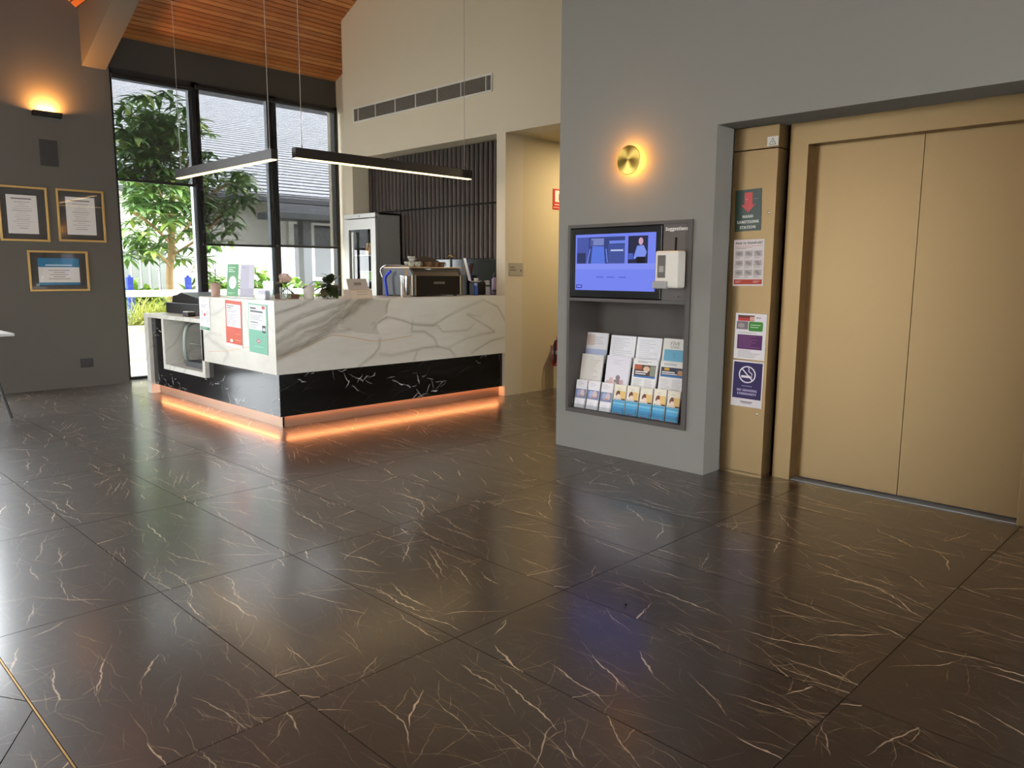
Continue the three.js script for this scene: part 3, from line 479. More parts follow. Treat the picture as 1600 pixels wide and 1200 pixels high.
{ // screen
  const t = thing('wall_screen', 'black framed touch screen showing a blue page with two photographs', 'screen', [XL, 1.11, -3.24]);
  part(t, 'bezel', rbox(XL - 0.008, XL + 0.04, 1.112, 1.595, -3.62, -2.852, 0.006), mat('#08080a', 0.22));
  const st = canvas(1024, 576, (k, w, h) => {
    k.fillStyle = '#7787f2'; k.fillRect(0, 0, w, h); k.fillStyle = '#8593f5'; k.fillRect(0, 300, w, 60);
    k.fillStyle = '#36437f'; k.fillRect(20, 30, 630, 270); k.fillStyle = '#262a45'; k.fillRect(690, 30, 240, 270);
    k.fillStyle = '#4a58a8'; k.fillRect(20, 30, 160, 270); k.fillStyle = '#7d88c4'; k.fillRect(210, 44, 170, 70); k.fillStyle = '#545d9c'; k.fillRect(200, 60, 40, 60); k.fillStyle = '#2d3560'; k.fillRect(20, 190, 120, 110);
    k.fillStyle = '#5a78e0'; k.beginPath(); k.moveTo(230, 120); k.lineTo(380, 124); k.lineTo(400, 300); k.lineTo(210, 300); k.fill(); k.strokeStyle = '#86a0ff'; k.lineWidth = 9; k.beginPath(); k.moveTo(160, 300); k.lineTo(200, 150); k.stroke(); k.beginPath(); k.moveTo(410, 150); k.lineTo(430, 290); k.stroke();
    k.fillStyle = '#6f86e8'; k.fillRect(450, 70, 200, 30); k.fillStyle = '#42539a'; k.fillRect(440, 110, 210, 190); k.fillStyle = '#c0cdf6'; k.fillRect(470, 160, 160, 16);
    k.fillStyle = '#d4a7c0'; k.beginPath(); k.ellipse(845, 84, 28, 36, 0, 0, 7); k.fill(); k.fillStyle = '#7f94ee'; k.beginPath(); k.moveTo(800, 128); k.lineTo(880, 122); k.lineTo(918, 190); k.lineTo(900, 240); k.lineTo(810, 236); k.lineTo(770, 260); k.lineTo(758, 246); k.fill(); k.fillStyle = '#0d0e18'; k.fillRect(795, 236, 105, 64); k.fillStyle = '#4e5fc0'; k.fillRect(694, 200, 60, 60);
    k.fillStyle = '#5d6bd8'; for (const x of [290, 430, 580]) k.fillRect(x, 432, 90, 14); k.fillStyle = '#2b36b8'; k.fillRect(14, 520, 84, 34); k.fillStyle = '#c4ccff'; k.fillRect(26, 532, 60, 8);
  });
  const g = part(t, 'screen_face', new THREE.PlaneGeometry(0.68, 0.387).rotateY(-Math.PI / 2).translate(XL - 0.0088, 1.357, -3.235), new THREE.MeshStandardMaterial({ color: '#101018', emissive: 0xffffff, emissiveMap: st, emissiveIntensity: 0.95, roughness: 0.15 }), 'lit blue screen');
  area(t, '#7080ff', 0.15, 0.68, 0.387, [XL - 0.012, 1.357, -3.235], [0, 1.357, -3.235]);
}
{ // hand sanitiser dispenser
  const z0 = -2.838, z1 = -2.668, y0 = 1.19, y1 = 1.425, x0 = XL - 0.1, t = thing('sanitiser_dispenser', 'white wall-mounted hand sanitiser dispenser with a grey push bar', 'dispenser', [XL, y0, (z0 + z1) / 2]);
  part(t, 'housing', rbox(x0, XL - 0.001, y0, y1, z0, z1, 0.014, 3), mat('#dcd6cb', 0.4));
  part(t, 'window', rbox(x0 - 0.003, x0 + 0.006, y0 + 0.065, y1 - 0.028, z0 + 0.022, z0 + 0.082, 0.003), mat('#6e6a66', 0.15));
  part(t, 'refill', rbox(x0 - 0.0045, x0, y0 + 0.1, y0 + 0.14, z0 + 0.034, z0 + 0.07, 0.002), mat('#a39c94', 0.3));
  part(t, 'push_bar', rbox(x0 - 0.02, x0 + 0.02, y0 - 0.004, y0 + 0.045, z0 - 0.004, z0 + 0.1, 0.008), mat('#9c9a98', 0.4));
}
// brochures: three tiers of clear stands
const broch = {
  sky: canvas(300, 420, (k, w, h) => { k.fillStyle = '#eeecef'; k.fillRect(0, 0, w, h); const g = k.createLinearGradient(0, 250, 0, 420); k.fillStyle = '#b7c4e4'; k.fillRect(0, 230, w, 190); k.fillStyle = '#d8cfd4'; k.fillRect(0, 340, w, 80); k.fillStyle = '#8f8aa0'; k.fillRect(0, 370, 160, 50); k.fillStyle = '#e0cfc4'; k.fillRect(20, 30, 120, 150); bars(k, 130, 60, 140, 4, 30, 7, '#c4bfc4', rng(1)); }),
  text: canvas(300, 420, (k, w, h) => { k.fillStyle = '#efeff3'; k.fillRect(0, 0, w, h); bars(k, 30, 40, 240, 13, 24, 6, '#c6c5cc', rng(6)); }),
  cream: canvas(300, 420, (k, w, h) => { k.fillStyle = '#eeebe4'; k.fillRect(0, 0, w, h); bars(k, 25, 30, 250, 17, 21, 6, '#cbc6bc', rng(7)); }),
  five: canvas(300, 420, (k, w, h) => { k.fillStyle = '#eceae2'; k.fillRect(0, 0, w, h); k.fillStyle = '#6b6a66'; k.textAlign = 'center'; k.font = '64px sans-serif'; k.fillText('FIVE', w / 2, 88); k.font = '40px sans-serif'; k.fillText('STARS', w / 2, 130); k.fillStyle = '#6fb9d8'; k.fillRect(24, 150, 250, 150); k.fillStyle = '#a9d6e2'; k.fillRect(24, 300, 250, 80); k.fillStyle = '#41525a'; for (let i = 0; i < 14; i++) k.fillRect(24 + i * 18, 380 - (i * 37 % 30), 14, 40); k.fillStyle = '#2c4654'; for (let i = 0; i < 3; i++) k.fillRect(146, 200 + i * 26, 8, 8); }),
  family: canvas(300, 420, (k, w, h) => { k.fillStyle = '#e9e6ef'; k.fillRect(0, 0, w, h); bars(k, 80, 50, 150, 3, 24, 6, '#cfcad6', rng(3)); for (const [x, y, s, c] of [[80, 300, 40, '#d8b8ae'], [165, 270, 46, '#8d7a80'], [215, 320, 44, '#cfaeb0'], [40, 350, 50, '#c8b2b4'], [130, 370, 60, '#d6c2c0']]) { k.fillStyle = c; k.beginPath(); k.ellipse(x, y, s * 0.6, s * 0.75, 0, 0, 7); k.fill(); k.fillRect(x - s, y + s * 0.6, s * 2, 420); } }),
  news: canvas(300, 420, (k, w, h) => { k.fillStyle = '#ecebe9'; k.fillRect(0, 0, w, h); bars(k, 50, 26, 180, 2, 14, 6, '#8c8f94', rng(4)); k.fillStyle = '#4a3326'; k.fillRect(20, 70, 262, 150); k.fillStyle = '#b4552a'; k.fillRect(20, 70, 90, 60); k.fillStyle = '#e3c3a2'; k.beginPath(); k.ellipse(170, 120, 40, 34, 0, 0, 7); k.fill(); k.fillStyle = '#8a8f7c'; k.fillRect(215, 80, 67, 120); k.fillStyle = '#f4f2ee'; k.fillRect(36, 150, 150, 14); k.fillRect(36, 176, 130, 12); k.fillStyle = '#2f74b8'; k.fillRect(20, 205, 262, 22); bars(k, 26, 250, 118, 11, 15, 5, '#b9b8b8', rng(5)); bars(k, 160, 250, 118, 11, 15, 5, '#b9b8b8', rng(8)); }),
  news2: canvas(300, 420, (k, w, h) => { k.fillStyle = '#ecebe9'; k.fillRect(0, 0, w, h); bars(k, 40, 26, 200, 2, 14, 6, '#8c8f94', rng(14)); k.fillStyle = '#232a3c'; k.fillRect(14, 70, 272, 110); k.fillStyle = '#d6a83a'; k.fillRect(50, 76, 60, 30); k.fillStyle = '#b98a64'; k.fillRect(210, 96, 70, 60); k.fillStyle = '#f4f2ee'; k.fillRect(26, 120, 150, 12); k.fillRect(26, 142, 180, 10); k.fillStyle = '#2f74b8'; k.fillRect(14, 160, 272, 22); bars(k, 26, 210, 118, 14, 15, 5, '#c4c3c2', rng(15)); bars(k, 160, 210, 118, 14, 15, 5, '#c4c3c2', rng(18)); }),
  pair: canvas(200, 400, (k, w, h) => { k.fillStyle = '#efedf1'; k.fillRect(0, 0, w, h); bars(k, 30, 30, 130, 3, 22, 6, '#c4c1ca', rng(9)); k.fillStyle = '#7f86ac'; k.fillRect(0, 130, w, 130); for (const [x, y, c] of [[70, 190, '#a9b4dc'], [130, 185, '#d8c3c0']]) { k.fillStyle = c; k.beginPath(); k.ellipse(x, y, 40, 50, 0, 0, 7); k.fill(); } k.fillStyle = '#c6928a'; k.fillRect(60, 215, 80, 20); bars(k, 50, 310, 90, 3, 20, 6, '#cdd4d8', rng(10)); }),
  beach: canvas(200, 400, (k, w, h) => { k.fillStyle = '#efe8d4'; k.fillRect(0, 0, w, h); bars(k, 60, 40, 80, 2, 18, 5, '#cfc7b2', rng(11)); k.fillStyle = '#e8c277'; k.fillRect(80, 80, 120, 120); k.fillStyle = '#6a3524'; k.beginPath(); k.ellipse(70, 120, 32, 44, 0.4, 0, 7); k.fill(); k.fillStyle = '#f2dcc8'; k.beginPath(); k.ellipse(84, 160, 36, 34, 0.3, 0, 7); k.fill(); k.fillStyle = '#3c2a22'; k.fillRect(20, 182, 180, 20); k.fillStyle = '#f4f0e8'; k.fillRect(26, 184, 110, 12); k.fillStyle = '#4aa3d0'; k.fillRect(0, 205, w, 195); k.fillStyle = '#79c0de'; k.fillRect(0, 235, w, 26); k.fillStyle = '#3489bd'; k.fillRect(0, 300, w, 40); k.fillStyle = '#a8566a'; k.fillRect(40, 372, 110, 10); }),
};
function stand(l, t, r, b, X, tex, label, thick, lean = 0.16) {
  const p0 = onX(l, (t + b) / 2, X), p1 = onX(r, (t + b) / 2, X), y1 = onX((l + r) / 2, t, X).y, y0 = onX((l + r) / 2, b, X).y, w = (p1.z - p0.z) * 0.96, h = (y1 - y0) / Math.cos(lean);
  const m = sheet(w, h, thick, tex); m.geometry.translate(0, h / 2, -thick); m.rotation.set(-lean, -Math.PI / 2, 0, 'YXZ'); m.position.set(X, y0, (p0.z + p1.z) / 2); m.name = numbered('brochure_stack'); scene.add(m); tag(m, label, 'brochure', 'brochures in the niche stands'); return { w, h, y0, z: (p0.z + p1.z) / 2, z0: p0.z, z1: p1.z };
}
function rack(n, X, y0, y1, zs, label) {                             // clear stand: back, floor ledge, low front, dividers
  const z0 = Math.min(...zs.map((s) => s.z0)) - 0.004, z1 = Math.max(...zs.map((s) => s.z1)) + 0.004;
  const t = thing('brochure_rack', label, 'rack', [X, y0, (z0 + z1) / 2], 'clear brochure racks in the niche');
  part(t, 'ledge', box(X - 0.022, X + 0.035, y0 - 0.006, y0 - 0.002, z0, z1), ACRYLIC);
  part(t, 'front_lip', box(X - 0.022, X - 0.019, y0 - 0.002, y0 + 0.045, z0, z1), ACRYLIC);
  for (const z of [z0, ...zs.slice(1).map((s, i) => (zs[i].z1 + s.z0) / 2), z1]) part(t, 'divider', prismZ([[X - 0.02, y0 - 0.006], [X + 0.03, y0 - 0.006], [X + 0.03 + 0.16 * (y1 - y0), y1 - 0.04], [X + 0.01 + 0.16 * (y1 - y0), y1 - 0.04], [X - 0.02, y0 + 0.045]], z - 0.001, z + 0.001), ACRYLIC);
  part(t, 'riser', box(X + 0.03, X + 0.034, NI.y0 + 0.03, y0 - 0.004, z0, z1), phys('#e8ecec', 0.05, { transmission: 0.85, thickness: 0 }));
}
{
  const T = [[909, 520, 946, 566, 'sky', 'white brochure with a pale sky picture on the top tier'], [950, 525, 990, 572, 'text', 'white text leaflet on the top tier beside the pale sky brochure'], [991, 528, 1031, 575, 'text', 'white text leaflet on the top tier beside the five stars brochure'], [1032, 530, 1071, 578, 'five', 'five stars brochure with a blue seaside picture']];
  const M = [[904, 554, 938, 604, 'cream', 'cream text leaflet at the end of the middle tier'], [943, 557, 981, 609, 'family', 'white brochure showing a family group'], [984, 562, 1024, 615, 'news', 'newsletter with a brown kitchen photograph and blue band'], [1026, 566, 1068, 622, 'news2', 'newsletter with a dark photograph and yellow patch']];
  const B = [[896.5, 594, 913.5, 637, 'pair', 'slim white leaflet with a couple, at the corridor end of the row'], [915, 596, 933.5, 640, 'pair', 'slim white leaflet with a couple, second from the corridor end'], [935.5, 599, 954, 644, 'pair', 'slim white leaflet with a couple beside the blue sea leaflets'], [955.5, 602, 974.5, 648, 'beach', 'slim blue sea leaflet next to the white couple leaflets'], [975.5, 604, 994.5, 651, 'beach', 'slim blue sea leaflet, second of five'], [996, 607, 1015.5, 655, 'beach', 'slim blue sea leaflet in the middle of five'], [1017, 609, 1037, 659, 'beach', 'slim blue sea leaflet, second from the lift end'], [1038.5, 612, 1059, 663, 'beach', 'slim blue sea leaflet at the lift end of the row']];
  const go = (L, X, th) => L.map(([l, t, r, b, k, label]) => stand(l, t, r, b, X, broch[k], label, th));
  const b = go(B, 4.305, 0.012), m = go(M, 4.375, 0.014), t = go(T, 4.445, 0.014);
  for (const [L, X, n, y1] of [[t, 4.445, 'back', 0.9], [m, 4.375, 'middle', 0.75], [b, 4.305, 'front', 0.55]]) { const y0 = Math.min(...L.map((s) => s.y0)) ; rack(n, X, y0, y0 + 0.2, L, { back: 'clear acrylic brochure rack, tallest tier at the back of the niche', middle: 'clear acrylic brochure rack, middle tier in the niche', front: 'clear acrylic brochure rack holding slim leaflets at the front of the niche' }[n]); }
}

// ---------------------------------------------------------------- notices by the lift
const LP = 4.464;
sheetAtX('sanitising_sign', canvas(256, 400, (k, w, h) => { k.fillStyle = '#152e1b'; k.fillRect(0, 0, w, h); k.fillStyle = '#c01f1e'; k.fillRect(92, 28, 78, 120); k.beginPath(); k.moveTo(58, 146); k.lineTo(202, 146); k.lineTo(130, 220); k.fill(); k.fillStyle = 'rgba(200,210,200,.5)'; k.fillRect(96, 92, 30, 4); k.fillRect(176, 92, 50, 4); k.fillStyle = '#d5d6cc'; k.textAlign = 'center'; k.font = 'bold 38px sans-serif'; k.fillText('HAND', 128, 272); k.fillText('SANITISING', 128, 324, 240); k.fillText('STATION', 128, 376); }), LP, 1149, 296, 1189.5, 361, 0.002, 'dark green hand sanitising station sign with a red arrow', 'sign', { edge: BLACKP, rough: 0.35, roll: 0.03 });
sheetAtX('handrub_notice', canvas(300, 450, (k, w, h) => { k.fillStyle = '#ddd3d1'; k.fillRect(0, 0, w, h); k.font = 'bold 36px sans-serif'; k.fillStyle = '#3c3436'; k.fillText('How to Handrub?', 16, 46, 268); k.fillStyle = '#c55452'; k.fillRect(16, 62, 268, 3); bars(k, 16, 76, 200, 2, 10, 4, '#8d8586', rng(1)); for (let j = 0; j < 3; j++) for (let i = 0; i < 3; i++) { k.fillStyle = '#b7aeac'; k.fillRect(18 + i * 92, 108 + j * 92, 80, 56); k.fillStyle = '#9a908f'; k.beginPath(); k.ellipse(58 + i * 92, 136 + j * 92, 28, 16, 0.4 * i, 0, 7); k.fill(); bars(k, 18 + i * 92, 170 + j * 92, 78, 2, 9, 4, '#a39b9a', rng(i + 3 * j)); } k.fillStyle = '#b5402e'; k.fillRect(12, 386, 276, 46); bars(k, 24, 400, 70, 2, 12, 5, '#e2b1a6', rng(3)); bars(k, 200, 400, 70, 2, 12, 5, '#e2b1a6', rng(4)); }), LP, 1146, 374, 1193.5, 447, 0.001, 'white handrub instructions notice with a red band at its foot', 'notice', { roll: 0.015 });
sheetAtX('health_notice', canvas(300, 450, (k, w, h) => { k.fillStyle = '#e8e4e6'; k.fillRect(0, 0, w, h); k.fillStyle = '#6a3530'; k.fillRect(24, 18, 160, 56); k.fillStyle = '#c23b33'; k.fillRect(24, 44, 110, 30); k.fillStyle = '#d8a894'; k.fillRect(140, 30, 44, 40); k.fillStyle = '#7d7276'; k.fillRect(14, 78, 112, 78); k.fillStyle = '#a89a9a'; k.beginPath(); k.ellipse(60, 120, 34, 24, 0, 0, 7); k.fill(); k.fillStyle = '#3f8f33'; k.beginPath(); k.roundRect(132, 78, 136, 92, 14); k.fill(); bars(k, 150, 106, 110, 2, 22, 8, '#b8dcae', rng(2)); k.fillStyle = '#6d6a70'; k.fillRect(204, 34, 16, 10); k.fillStyle = '#b04a6a'; k.fillRect(228, 34, 14, 10); bars(k, 40, 186, 200, 1, 10, 5, '#a7a2a8', rng(5)); k.fillStyle = '#561d5c'; k.fillRect(28, 208, 242, 142); bars(k, 44, 222, 210, 8, 15, 4, '#8d5c92', rng(6)); bars(k, 40, 362, 220, 6, 13, 4, '#aaa5ab', rng(7)); }), LP, 1148, 490, 1196.5, 562, 0.001, 'white health notice with green and purple panels', 'notice', { roll: -0.01 });
sheetAtX('no_smoking_notice', canvas(300, 440, (k, w, h) => { k.fillStyle = '#dcd6d8'; k.fillRect(0, 0, w, h); k.fillStyle = '#2a1b55'; k.fillRect(12, 14, 276, 348); k.strokeStyle = '#eeeaf0'; k.lineWidth = 11; k.beginPath(); k.arc(146, 130, 76, 0, 7); k.stroke(); k.fillStyle = '#eeeaf0'; k.fillRect(88, 140, 92, 22); k.fillRect(186, 140, 7, 22); k.lineWidth = 8; k.beginPath(); k.moveTo(190, 134); k.bezierCurveTo(200, 106, 150, 110, 160, 88); k.bezierCurveTo(166, 72, 150, 70, 158, 62); k.stroke(); k.lineWidth = 11; k.beginPath(); k.moveTo(93, 77); k.lineTo(199, 183); k.stroke(); k.textAlign = 'center'; k.fillStyle = '#8d83ac'; k.fillRect(98, 236, 100, 8); k.fillStyle = '#c9c2dc'; k.font = 'bold 30px sans-serif'; k.fillText('NO SMOKING', 150, 292); k.fillText('COMMUNITY', 150, 326); k.fillStyle = '#77717c'; k.fillRect(92, 388, 118, 10); k.fillRect(104, 404, 94, 5); }), LP, 1143.5, 564, 1192, 636, 0.001, 'dark purple no smoking community notice', 'notice', { roll: -0.012 });
sheetAtX('warning_label', canvas(160, 120, (k, w, h) => { k.fillStyle = '#d6d2c8'; k.fillRect(0, 0, w, h); k.strokeStyle = '#45423e'; k.lineWidth = 7; k.lineJoin = 'round'; k.beginPath(); k.moveTo(80, 22); k.lineTo(128, 102); k.lineTo(32, 102); k.closePath(); k.stroke(); k.fillStyle = '#45423e'; k.beginPath(); k.moveTo(84, 46); k.lineTo(70, 74); k.lineTo(82, 74); k.lineTo(74, 98); k.lineTo(94, 66); k.lineTo(82, 66); k.fill(); }), LP, 1199, 213, 1216, 227.5, 0.001, 'small white electrical warning label above the notices', 'label', {});

// ---------------------------------------------------------------- on the left wall
function frameOnZ(l, t, r, b, tex, label, inL, inT, inR, inB) {
  const my = (t + b) / 2, mx = (l + r) / 2, x0 = onZ(l, my, ZL).x, x1 = onZ(r, my, ZL).x, y1 = onZ(mx, t, ZL).y, y0 = onZ(mx, b, ZL).y, f = 0.022;
  const g = thing('framed_certificate', label, 'picture frame', [(x0 + x1) / 2, y0, ZL], 'framed certificates on the grey wall');
  for (const bb of [[x0, x1, y0, y0 + f], [x0, x1, y1 - f, y1], [x0, x0 + f, y0 + f, y1 - f], [x1 - f, x1, y0 + f, y1 - f]]) part(g, 'frame_bar', rbox(...bb, ZL, ZL + 0.022, 0.003), GOLD);
  part(g, 'mount_board', box(x0 + f, x1 - f, y0 + f, y1 - f, ZL, ZL + 0.006), mat('#3b3733', 0.7));
  const a = onZ(inL, inT, ZL), c = onZ(inR, inB, ZL), m = sheet(c.x - a.x, a.y - c.y, 0.001, tex); m.position.set((a.x + c.x) / 2, (a.y + c.y) / 2, ZL + 0.006).sub(g.position); m.name = 'certificate'; g.add(m);
  part(g, 'glazing', new THREE.PlaneGeometry(x1 - x0 - 2 * f, y1 - y0 - 2 * f).translate((x0 + x1) / 2, (y0 + y1) / 2, ZL + 0.012), GLASS);
}
const certA = (s) => canvas(256, 340, (k, w, h) => { k.fillStyle = '#d9d5d0'; k.fillRect(0, 0, w, h); k.fillStyle = '#55504c'; k.fillRect(40, 28, 170, 9); const r = rng(s); for (let i = 0; i < 13; i++) { k.fillStyle = i % 4 ? '#a9a39e' : '#7d7772'; const q = 60 + r() * 110; k.fillRect(128 - q / 2, 60 + i * 19, q, 4); } });
frameOnZ(-3, 291, 75, 377, certA(1), 'tall gold frame with a closely written white certificate, away from the window', 8, 303, 61, 366);
frameOnZ(89, 297, 163, 378, certA(2), 'tall gold frame with a white certificate, beside the window', 101, 307, 151, 368);
frameOnZ(44, 392, 138, 455, canvas(340, 210, (k, w, h) => { k.fillStyle = '#d8d3cc'; k.fillRect(0, 0, w, h); k.fillStyle = '#1a6f96'; k.fillRect(0, 0, w, 70); k.fillRect(0, 190, w, 20); k.fillStyle = '#bfe0ea'; k.fillRect(60, 50, 220, 9); const r = rng(3); for (let i = 0; i < 5; i++) { const q = 90 + r() * 120; k.fillStyle = '#8a847e'; k.fillRect(170 - q / 2, 92 + i * 17, q, 5); } }), 'wide gold frame with a blue and white certificate, below the other two', 58, 403, 125.5, 445);
{
  const a = onZ(60, 217, ZL), b = onZ(92, 261, ZL), t = thing('wall_speaker', 'dark flush wall speaker grille below the uplight', 'speaker', [(a.x + b.x) / 2, b.y, ZL]);
  part(t, 'frame', [rbox(a.x, b.x, b.y, a.y, ZL, ZL + 0.012, 0.003)], mat('#3a3835', 0.7));
  for (let i = 0; i < 14; i++) { const y = b.y + 0.014 + i * (a.y - b.y - 0.028) / 13; part(t, 'grille_bar', box(a.x + 0.012, b.x - 0.012, y - 0.003, y + 0.003, ZL + 0.012, ZL + 0.0145), mat('#2b2a28', 0.7)); }
  const c = onZ(125, 561, ZL), d = onZ(146, 573, ZL), o = thing('power_outlet', 'black double power outlet low on the grey wall', 'outlet', [(c.x + d.x) / 2, d.y, ZL]);
  part(o, 'plate', rbox(c.x, d.x, d.y, c.y, ZL, ZL + 0.01, 0.004), BLACKP);
  for (const f of [0.28, 0.72]) { const x = c.x + (d.x - c.x) * f, y = (c.y + d.y) / 2; part(o, 'socket', rbox(x - 0.022, x + 0.022, y - 0.03, y + 0.012, ZL + 0.01, ZL + 0.0125, 0.003), mat('#0a0a0a', 0.3)); part(o, 'switch', rbox(x - 0.008, x + 0.008, y + 0.018, y + 0.034, ZL + 0.01, ZL + 0.014, 0.002), DARKGREY); }
}
{ // cafe table at the edge of the view
  const t = thing('cafe_table', 'small light-topped table with slanted black legs by the grey wall', 'table', [1.2, 0, -8.1]), cx = 1.27, cz = -8.05;
  part(t, 'tabletop', rbox(cx - 0.4, cx + 0.4, 0.72, 0.745, cz - 0.4, cz + 0.4, 0.008), mat('#c8cac8', 0.4));
  for (const [a, b] of [[-1, -1], [1, -1], [-1, 1], [1, 1]]) part(t, 'leg', tube([[cx + a * 0.2, 0.722, cz + b * 0.2], [cx + a * 0.335, 0.003, cz + b * 0.335]], 0.014, 2, 10), BLACKP);
  part(t, 'frame_rail', [tube([[cx - 0.2, 0.71, cz - 0.2], [cx + 0.2, 0.71, cz + 0.2]], 0.012, 2, 8), tube([[cx - 0.2, 0.71, cz + 0.2], [cx + 0.2, 0.71, cz - 0.2]], 0.012, 2, 8)], BLACKP);
}

// ---------------------------------------------------------------- on and around the counter
const CT = MC.y1, PX = MC.x0 - 0.001;
sheetAtX('counter_poster', canvas(200, 440, (k, w, h) => { k.fillStyle = '#e9e8ec'; k.fillRect(0, 0, w, h); bars(k, 60, 40, 80, 2, 14, 5, '#b5b4ba', rng(1)); bars(k, 30, 90, 140, 3, 16, 6, '#9a9aa0', rng(2)); k.strokeStyle = '#77777c'; k.lineWidth = 5; for (const [x, y] of [[50, 200], [150, 200], [50, 290], [150, 290]]) { k.beginPath(); k.arc(x, y, 18, 0, 7); k.stroke(); k.beginPath(); k.moveTo(x, y + 18); k.lineTo(x, y + 46); k.stroke(); } k.fillStyle = '#c8343c'; k.beginPath(); k.arc(100, 226, 20, 0, 7); k.fill(); k.fillStyle = '#2c7a4c'; k.fillRect(10, 392, 180, 40); bars(k, 24, 402, 120, 2, 12, 5, '#bfe0cb', rng(4)); }), PX - 0.001, 312, 465.5, 328, 516, 0.001, 'white poster with a red dot and green foot, next to the cash drawer', 'poster', { group: 'posters on the marble counter', roll: -0.03 });
sheetAtX('counter_poster', canvas(220, 540, (k, w, h) => { k.fillStyle = '#d8512f'; k.fillRect(0, 0, w, h); k.fillStyle = '#eceaee'; k.fillRect(14, 40, 192, 268); k.fillStyle = '#e6e3e2'; k.fillRect(0, 505, w, 35); bars(k, 24, 58, 110, 2, 24, 12, '#8f8a90', rng(1)); bars(k, 24, 112, 150, 2, 16, 6, '#a9a6ac', rng(2)); bars(k, 24, 160, 160, 8, 16, 5, '#b4b1b8', rng(3)); k.fillStyle = '#f1e8e4'; k.beginPath(); k.arc(74, 470, 20, 0, 7); k.fill(); k.fillStyle = 'rgba(255,220,205,.6)'; k.fillRect(120, 452, 80, 8); k.fillRect(130, 380, 60, 5); }), PX - 0.001, 353, 470, 378, 542, 0.001, 'orange-red and white poster on the side of the counter', 'poster', { group: 'posters on the marble counter', roll: -0.03 });
sheetAtX('counter_poster', canvas(220, 560, (k, w, h) => { k.fillStyle = '#79c0a4'; k.fillRect(0, 0, w, h); k.fillStyle = '#eceef0'; k.fillRect(6, 14, 200, 282); bars(k, 22, 44, 80, 1, 30, 20, '#5d6668', rng(1)); bars(k, 22, 78, 170, 1, 30, 20, '#5d6668', rng(5)); k.fillStyle = '#d44a5c'; k.fillRect(160, 18, 34, 34); bars(k, 22, 128, 170, 4, 16, 6, '#aab0b2', rng(2)); bars(k, 22, 206, 100, 1, 16, 12, '#7b8486', rng(3)); bars(k, 22, 232, 110, 4, 14, 5, '#aab0b2', rng(4)); k.fillStyle = '#27343a'; k.beginPath(); k.roundRect(160, 234, 40, 84, 10); k.fill(); k.fillStyle = '#d5dbe0'; k.fillRect(166, 262, 28, 34); k.fillStyle = '#d0607a'; k.beginPath(); k.arc(112, 420, 22, 0, 7); k.fill(); k.fillStyle = '#f0d8dc'; k.fillRect(100, 414, 24, 12); k.fillStyle = '#a9dcc6'; k.fillRect(60, 480, 110, 7); }), PX - 0.001, 389, 475, 418, 552, 0.001, 'mint green and white poster near the corner of the counter', 'poster', { group: 'posters on the marble counter', roll: -0.03 });

function leafGeo(len, wid, droop, fold = 0.15) {                      // a blade bent downwards along +z
  const v = [], ix = [], n = 5;
  for (let i = 0; i <= n; i++) { const t = i / n, w = wid * Math.sin(Math.PI * Math.min(0.98, 0.08 + 0.92 * t)) / 2, y = -droop * t * t, z = len * t; v.push(-w, y + fold * w, z, 0, y, z, w, y + fold * w, z); if (i) { const a = 3 * (i - 1), b = 3 * i; ix.push(a, b, a + 1, a + 1, b, b + 1, a + 1, b + 1, a + 2, a + 2, b + 1, b + 2); } }
  const g = new THREE.BufferGeometry(); g.setAttribute('position', new THREE.Float32BufferAttribute(v, 3)); g.setIndex(ix); g.computeVertexNormals(); return g;
}
const turned = (g, tilt, spin, x, y, z, s = 1) => g.clone().applyMatrix4(new THREE.Matrix4().compose(new THREE.Vector3(x, y, z), new THREE.Quaternion().setFromEuler(new THREE.Euler(-tilt, spin, 0, 'YXZ')), new THREE.Vector3(s, s, s)));
const POTW = mat('#d4cdc6', 0.5), POTP = mat('#c3a598', 0.6), SOIL = mat('#2b2019', 0.95);
const potProfile = (r, h) => [[0, 0], [r * 0.78, 0], [r * 0.8, 0.004], [r, h - 0.008], [r, h], [r - 0.008, h], [r - 0.01, h - 0.015], [0, h - 0.018]];
{
  const X = 3.13, p = onX(337, 460, X), t = thing('orchid_plant', 'bare-stemmed orchid in a pink clay pot on the counter end', 'plant', [X, CT, p.z]), L = LEAF('#46602c'), r = rng(5);
  part(t, 'pot', lathe(potProfile(0.046, 0.125), X, CT, p.z), POTP); part(t, 'soil', cyl(X, CT + 0.1, CT + 0.108, p.z, 0.037), SOIL);
  for (let i = 0; i < 6; i++) part(t, 'leaf', turned(leafGeo(0.1, 0.035, 0.05), 0.5, i * 1.05, X, CT + 0.11, p.z), L);
  part(t, 'stem', [tube([[X, CT + 0.1, p.z], [X + 0.01, CT + 0.22, p.z - 0.01], [X - 0.02, CT + 0.36, p.z - 0.04]], 0.0028, 12, 6), tube([[X, CT + 0.1, p.z], [X, CT + 0.24, p.z + 0.02], [X - 0.01, CT + 0.33, p.z + 0.05]], 0.0025, 12, 6)], mat('#5b5a35', 0.7));
}
function counterSign(l, t, r, b, X, tex, label) {
  const p0 = onX(l, 450, X).z, p1 = onX(r, 450, X).z, h = onX((l + r) / 2, t, X).y - CT, w = p1 - p0, g = thing('sign_holder', label, 'sign', [X, CT, (p0 + p1) / 2], 'standing signs on the counter');
  const s = sheet(w - 0.006, h - 0.012, 0.002, tex); s.rotation.set(-0.08, -Math.PI / 2, 0, 'YXZ'); s.position.set(0, h / 2 + 0.004, 0); s.name = 'printed_card'; g.add(s);
  part(g, 'clear_stand', [box(X - 0.04, X + 0.05, CT, CT + 0.003, p0, p1)], ACRYLIC);
}
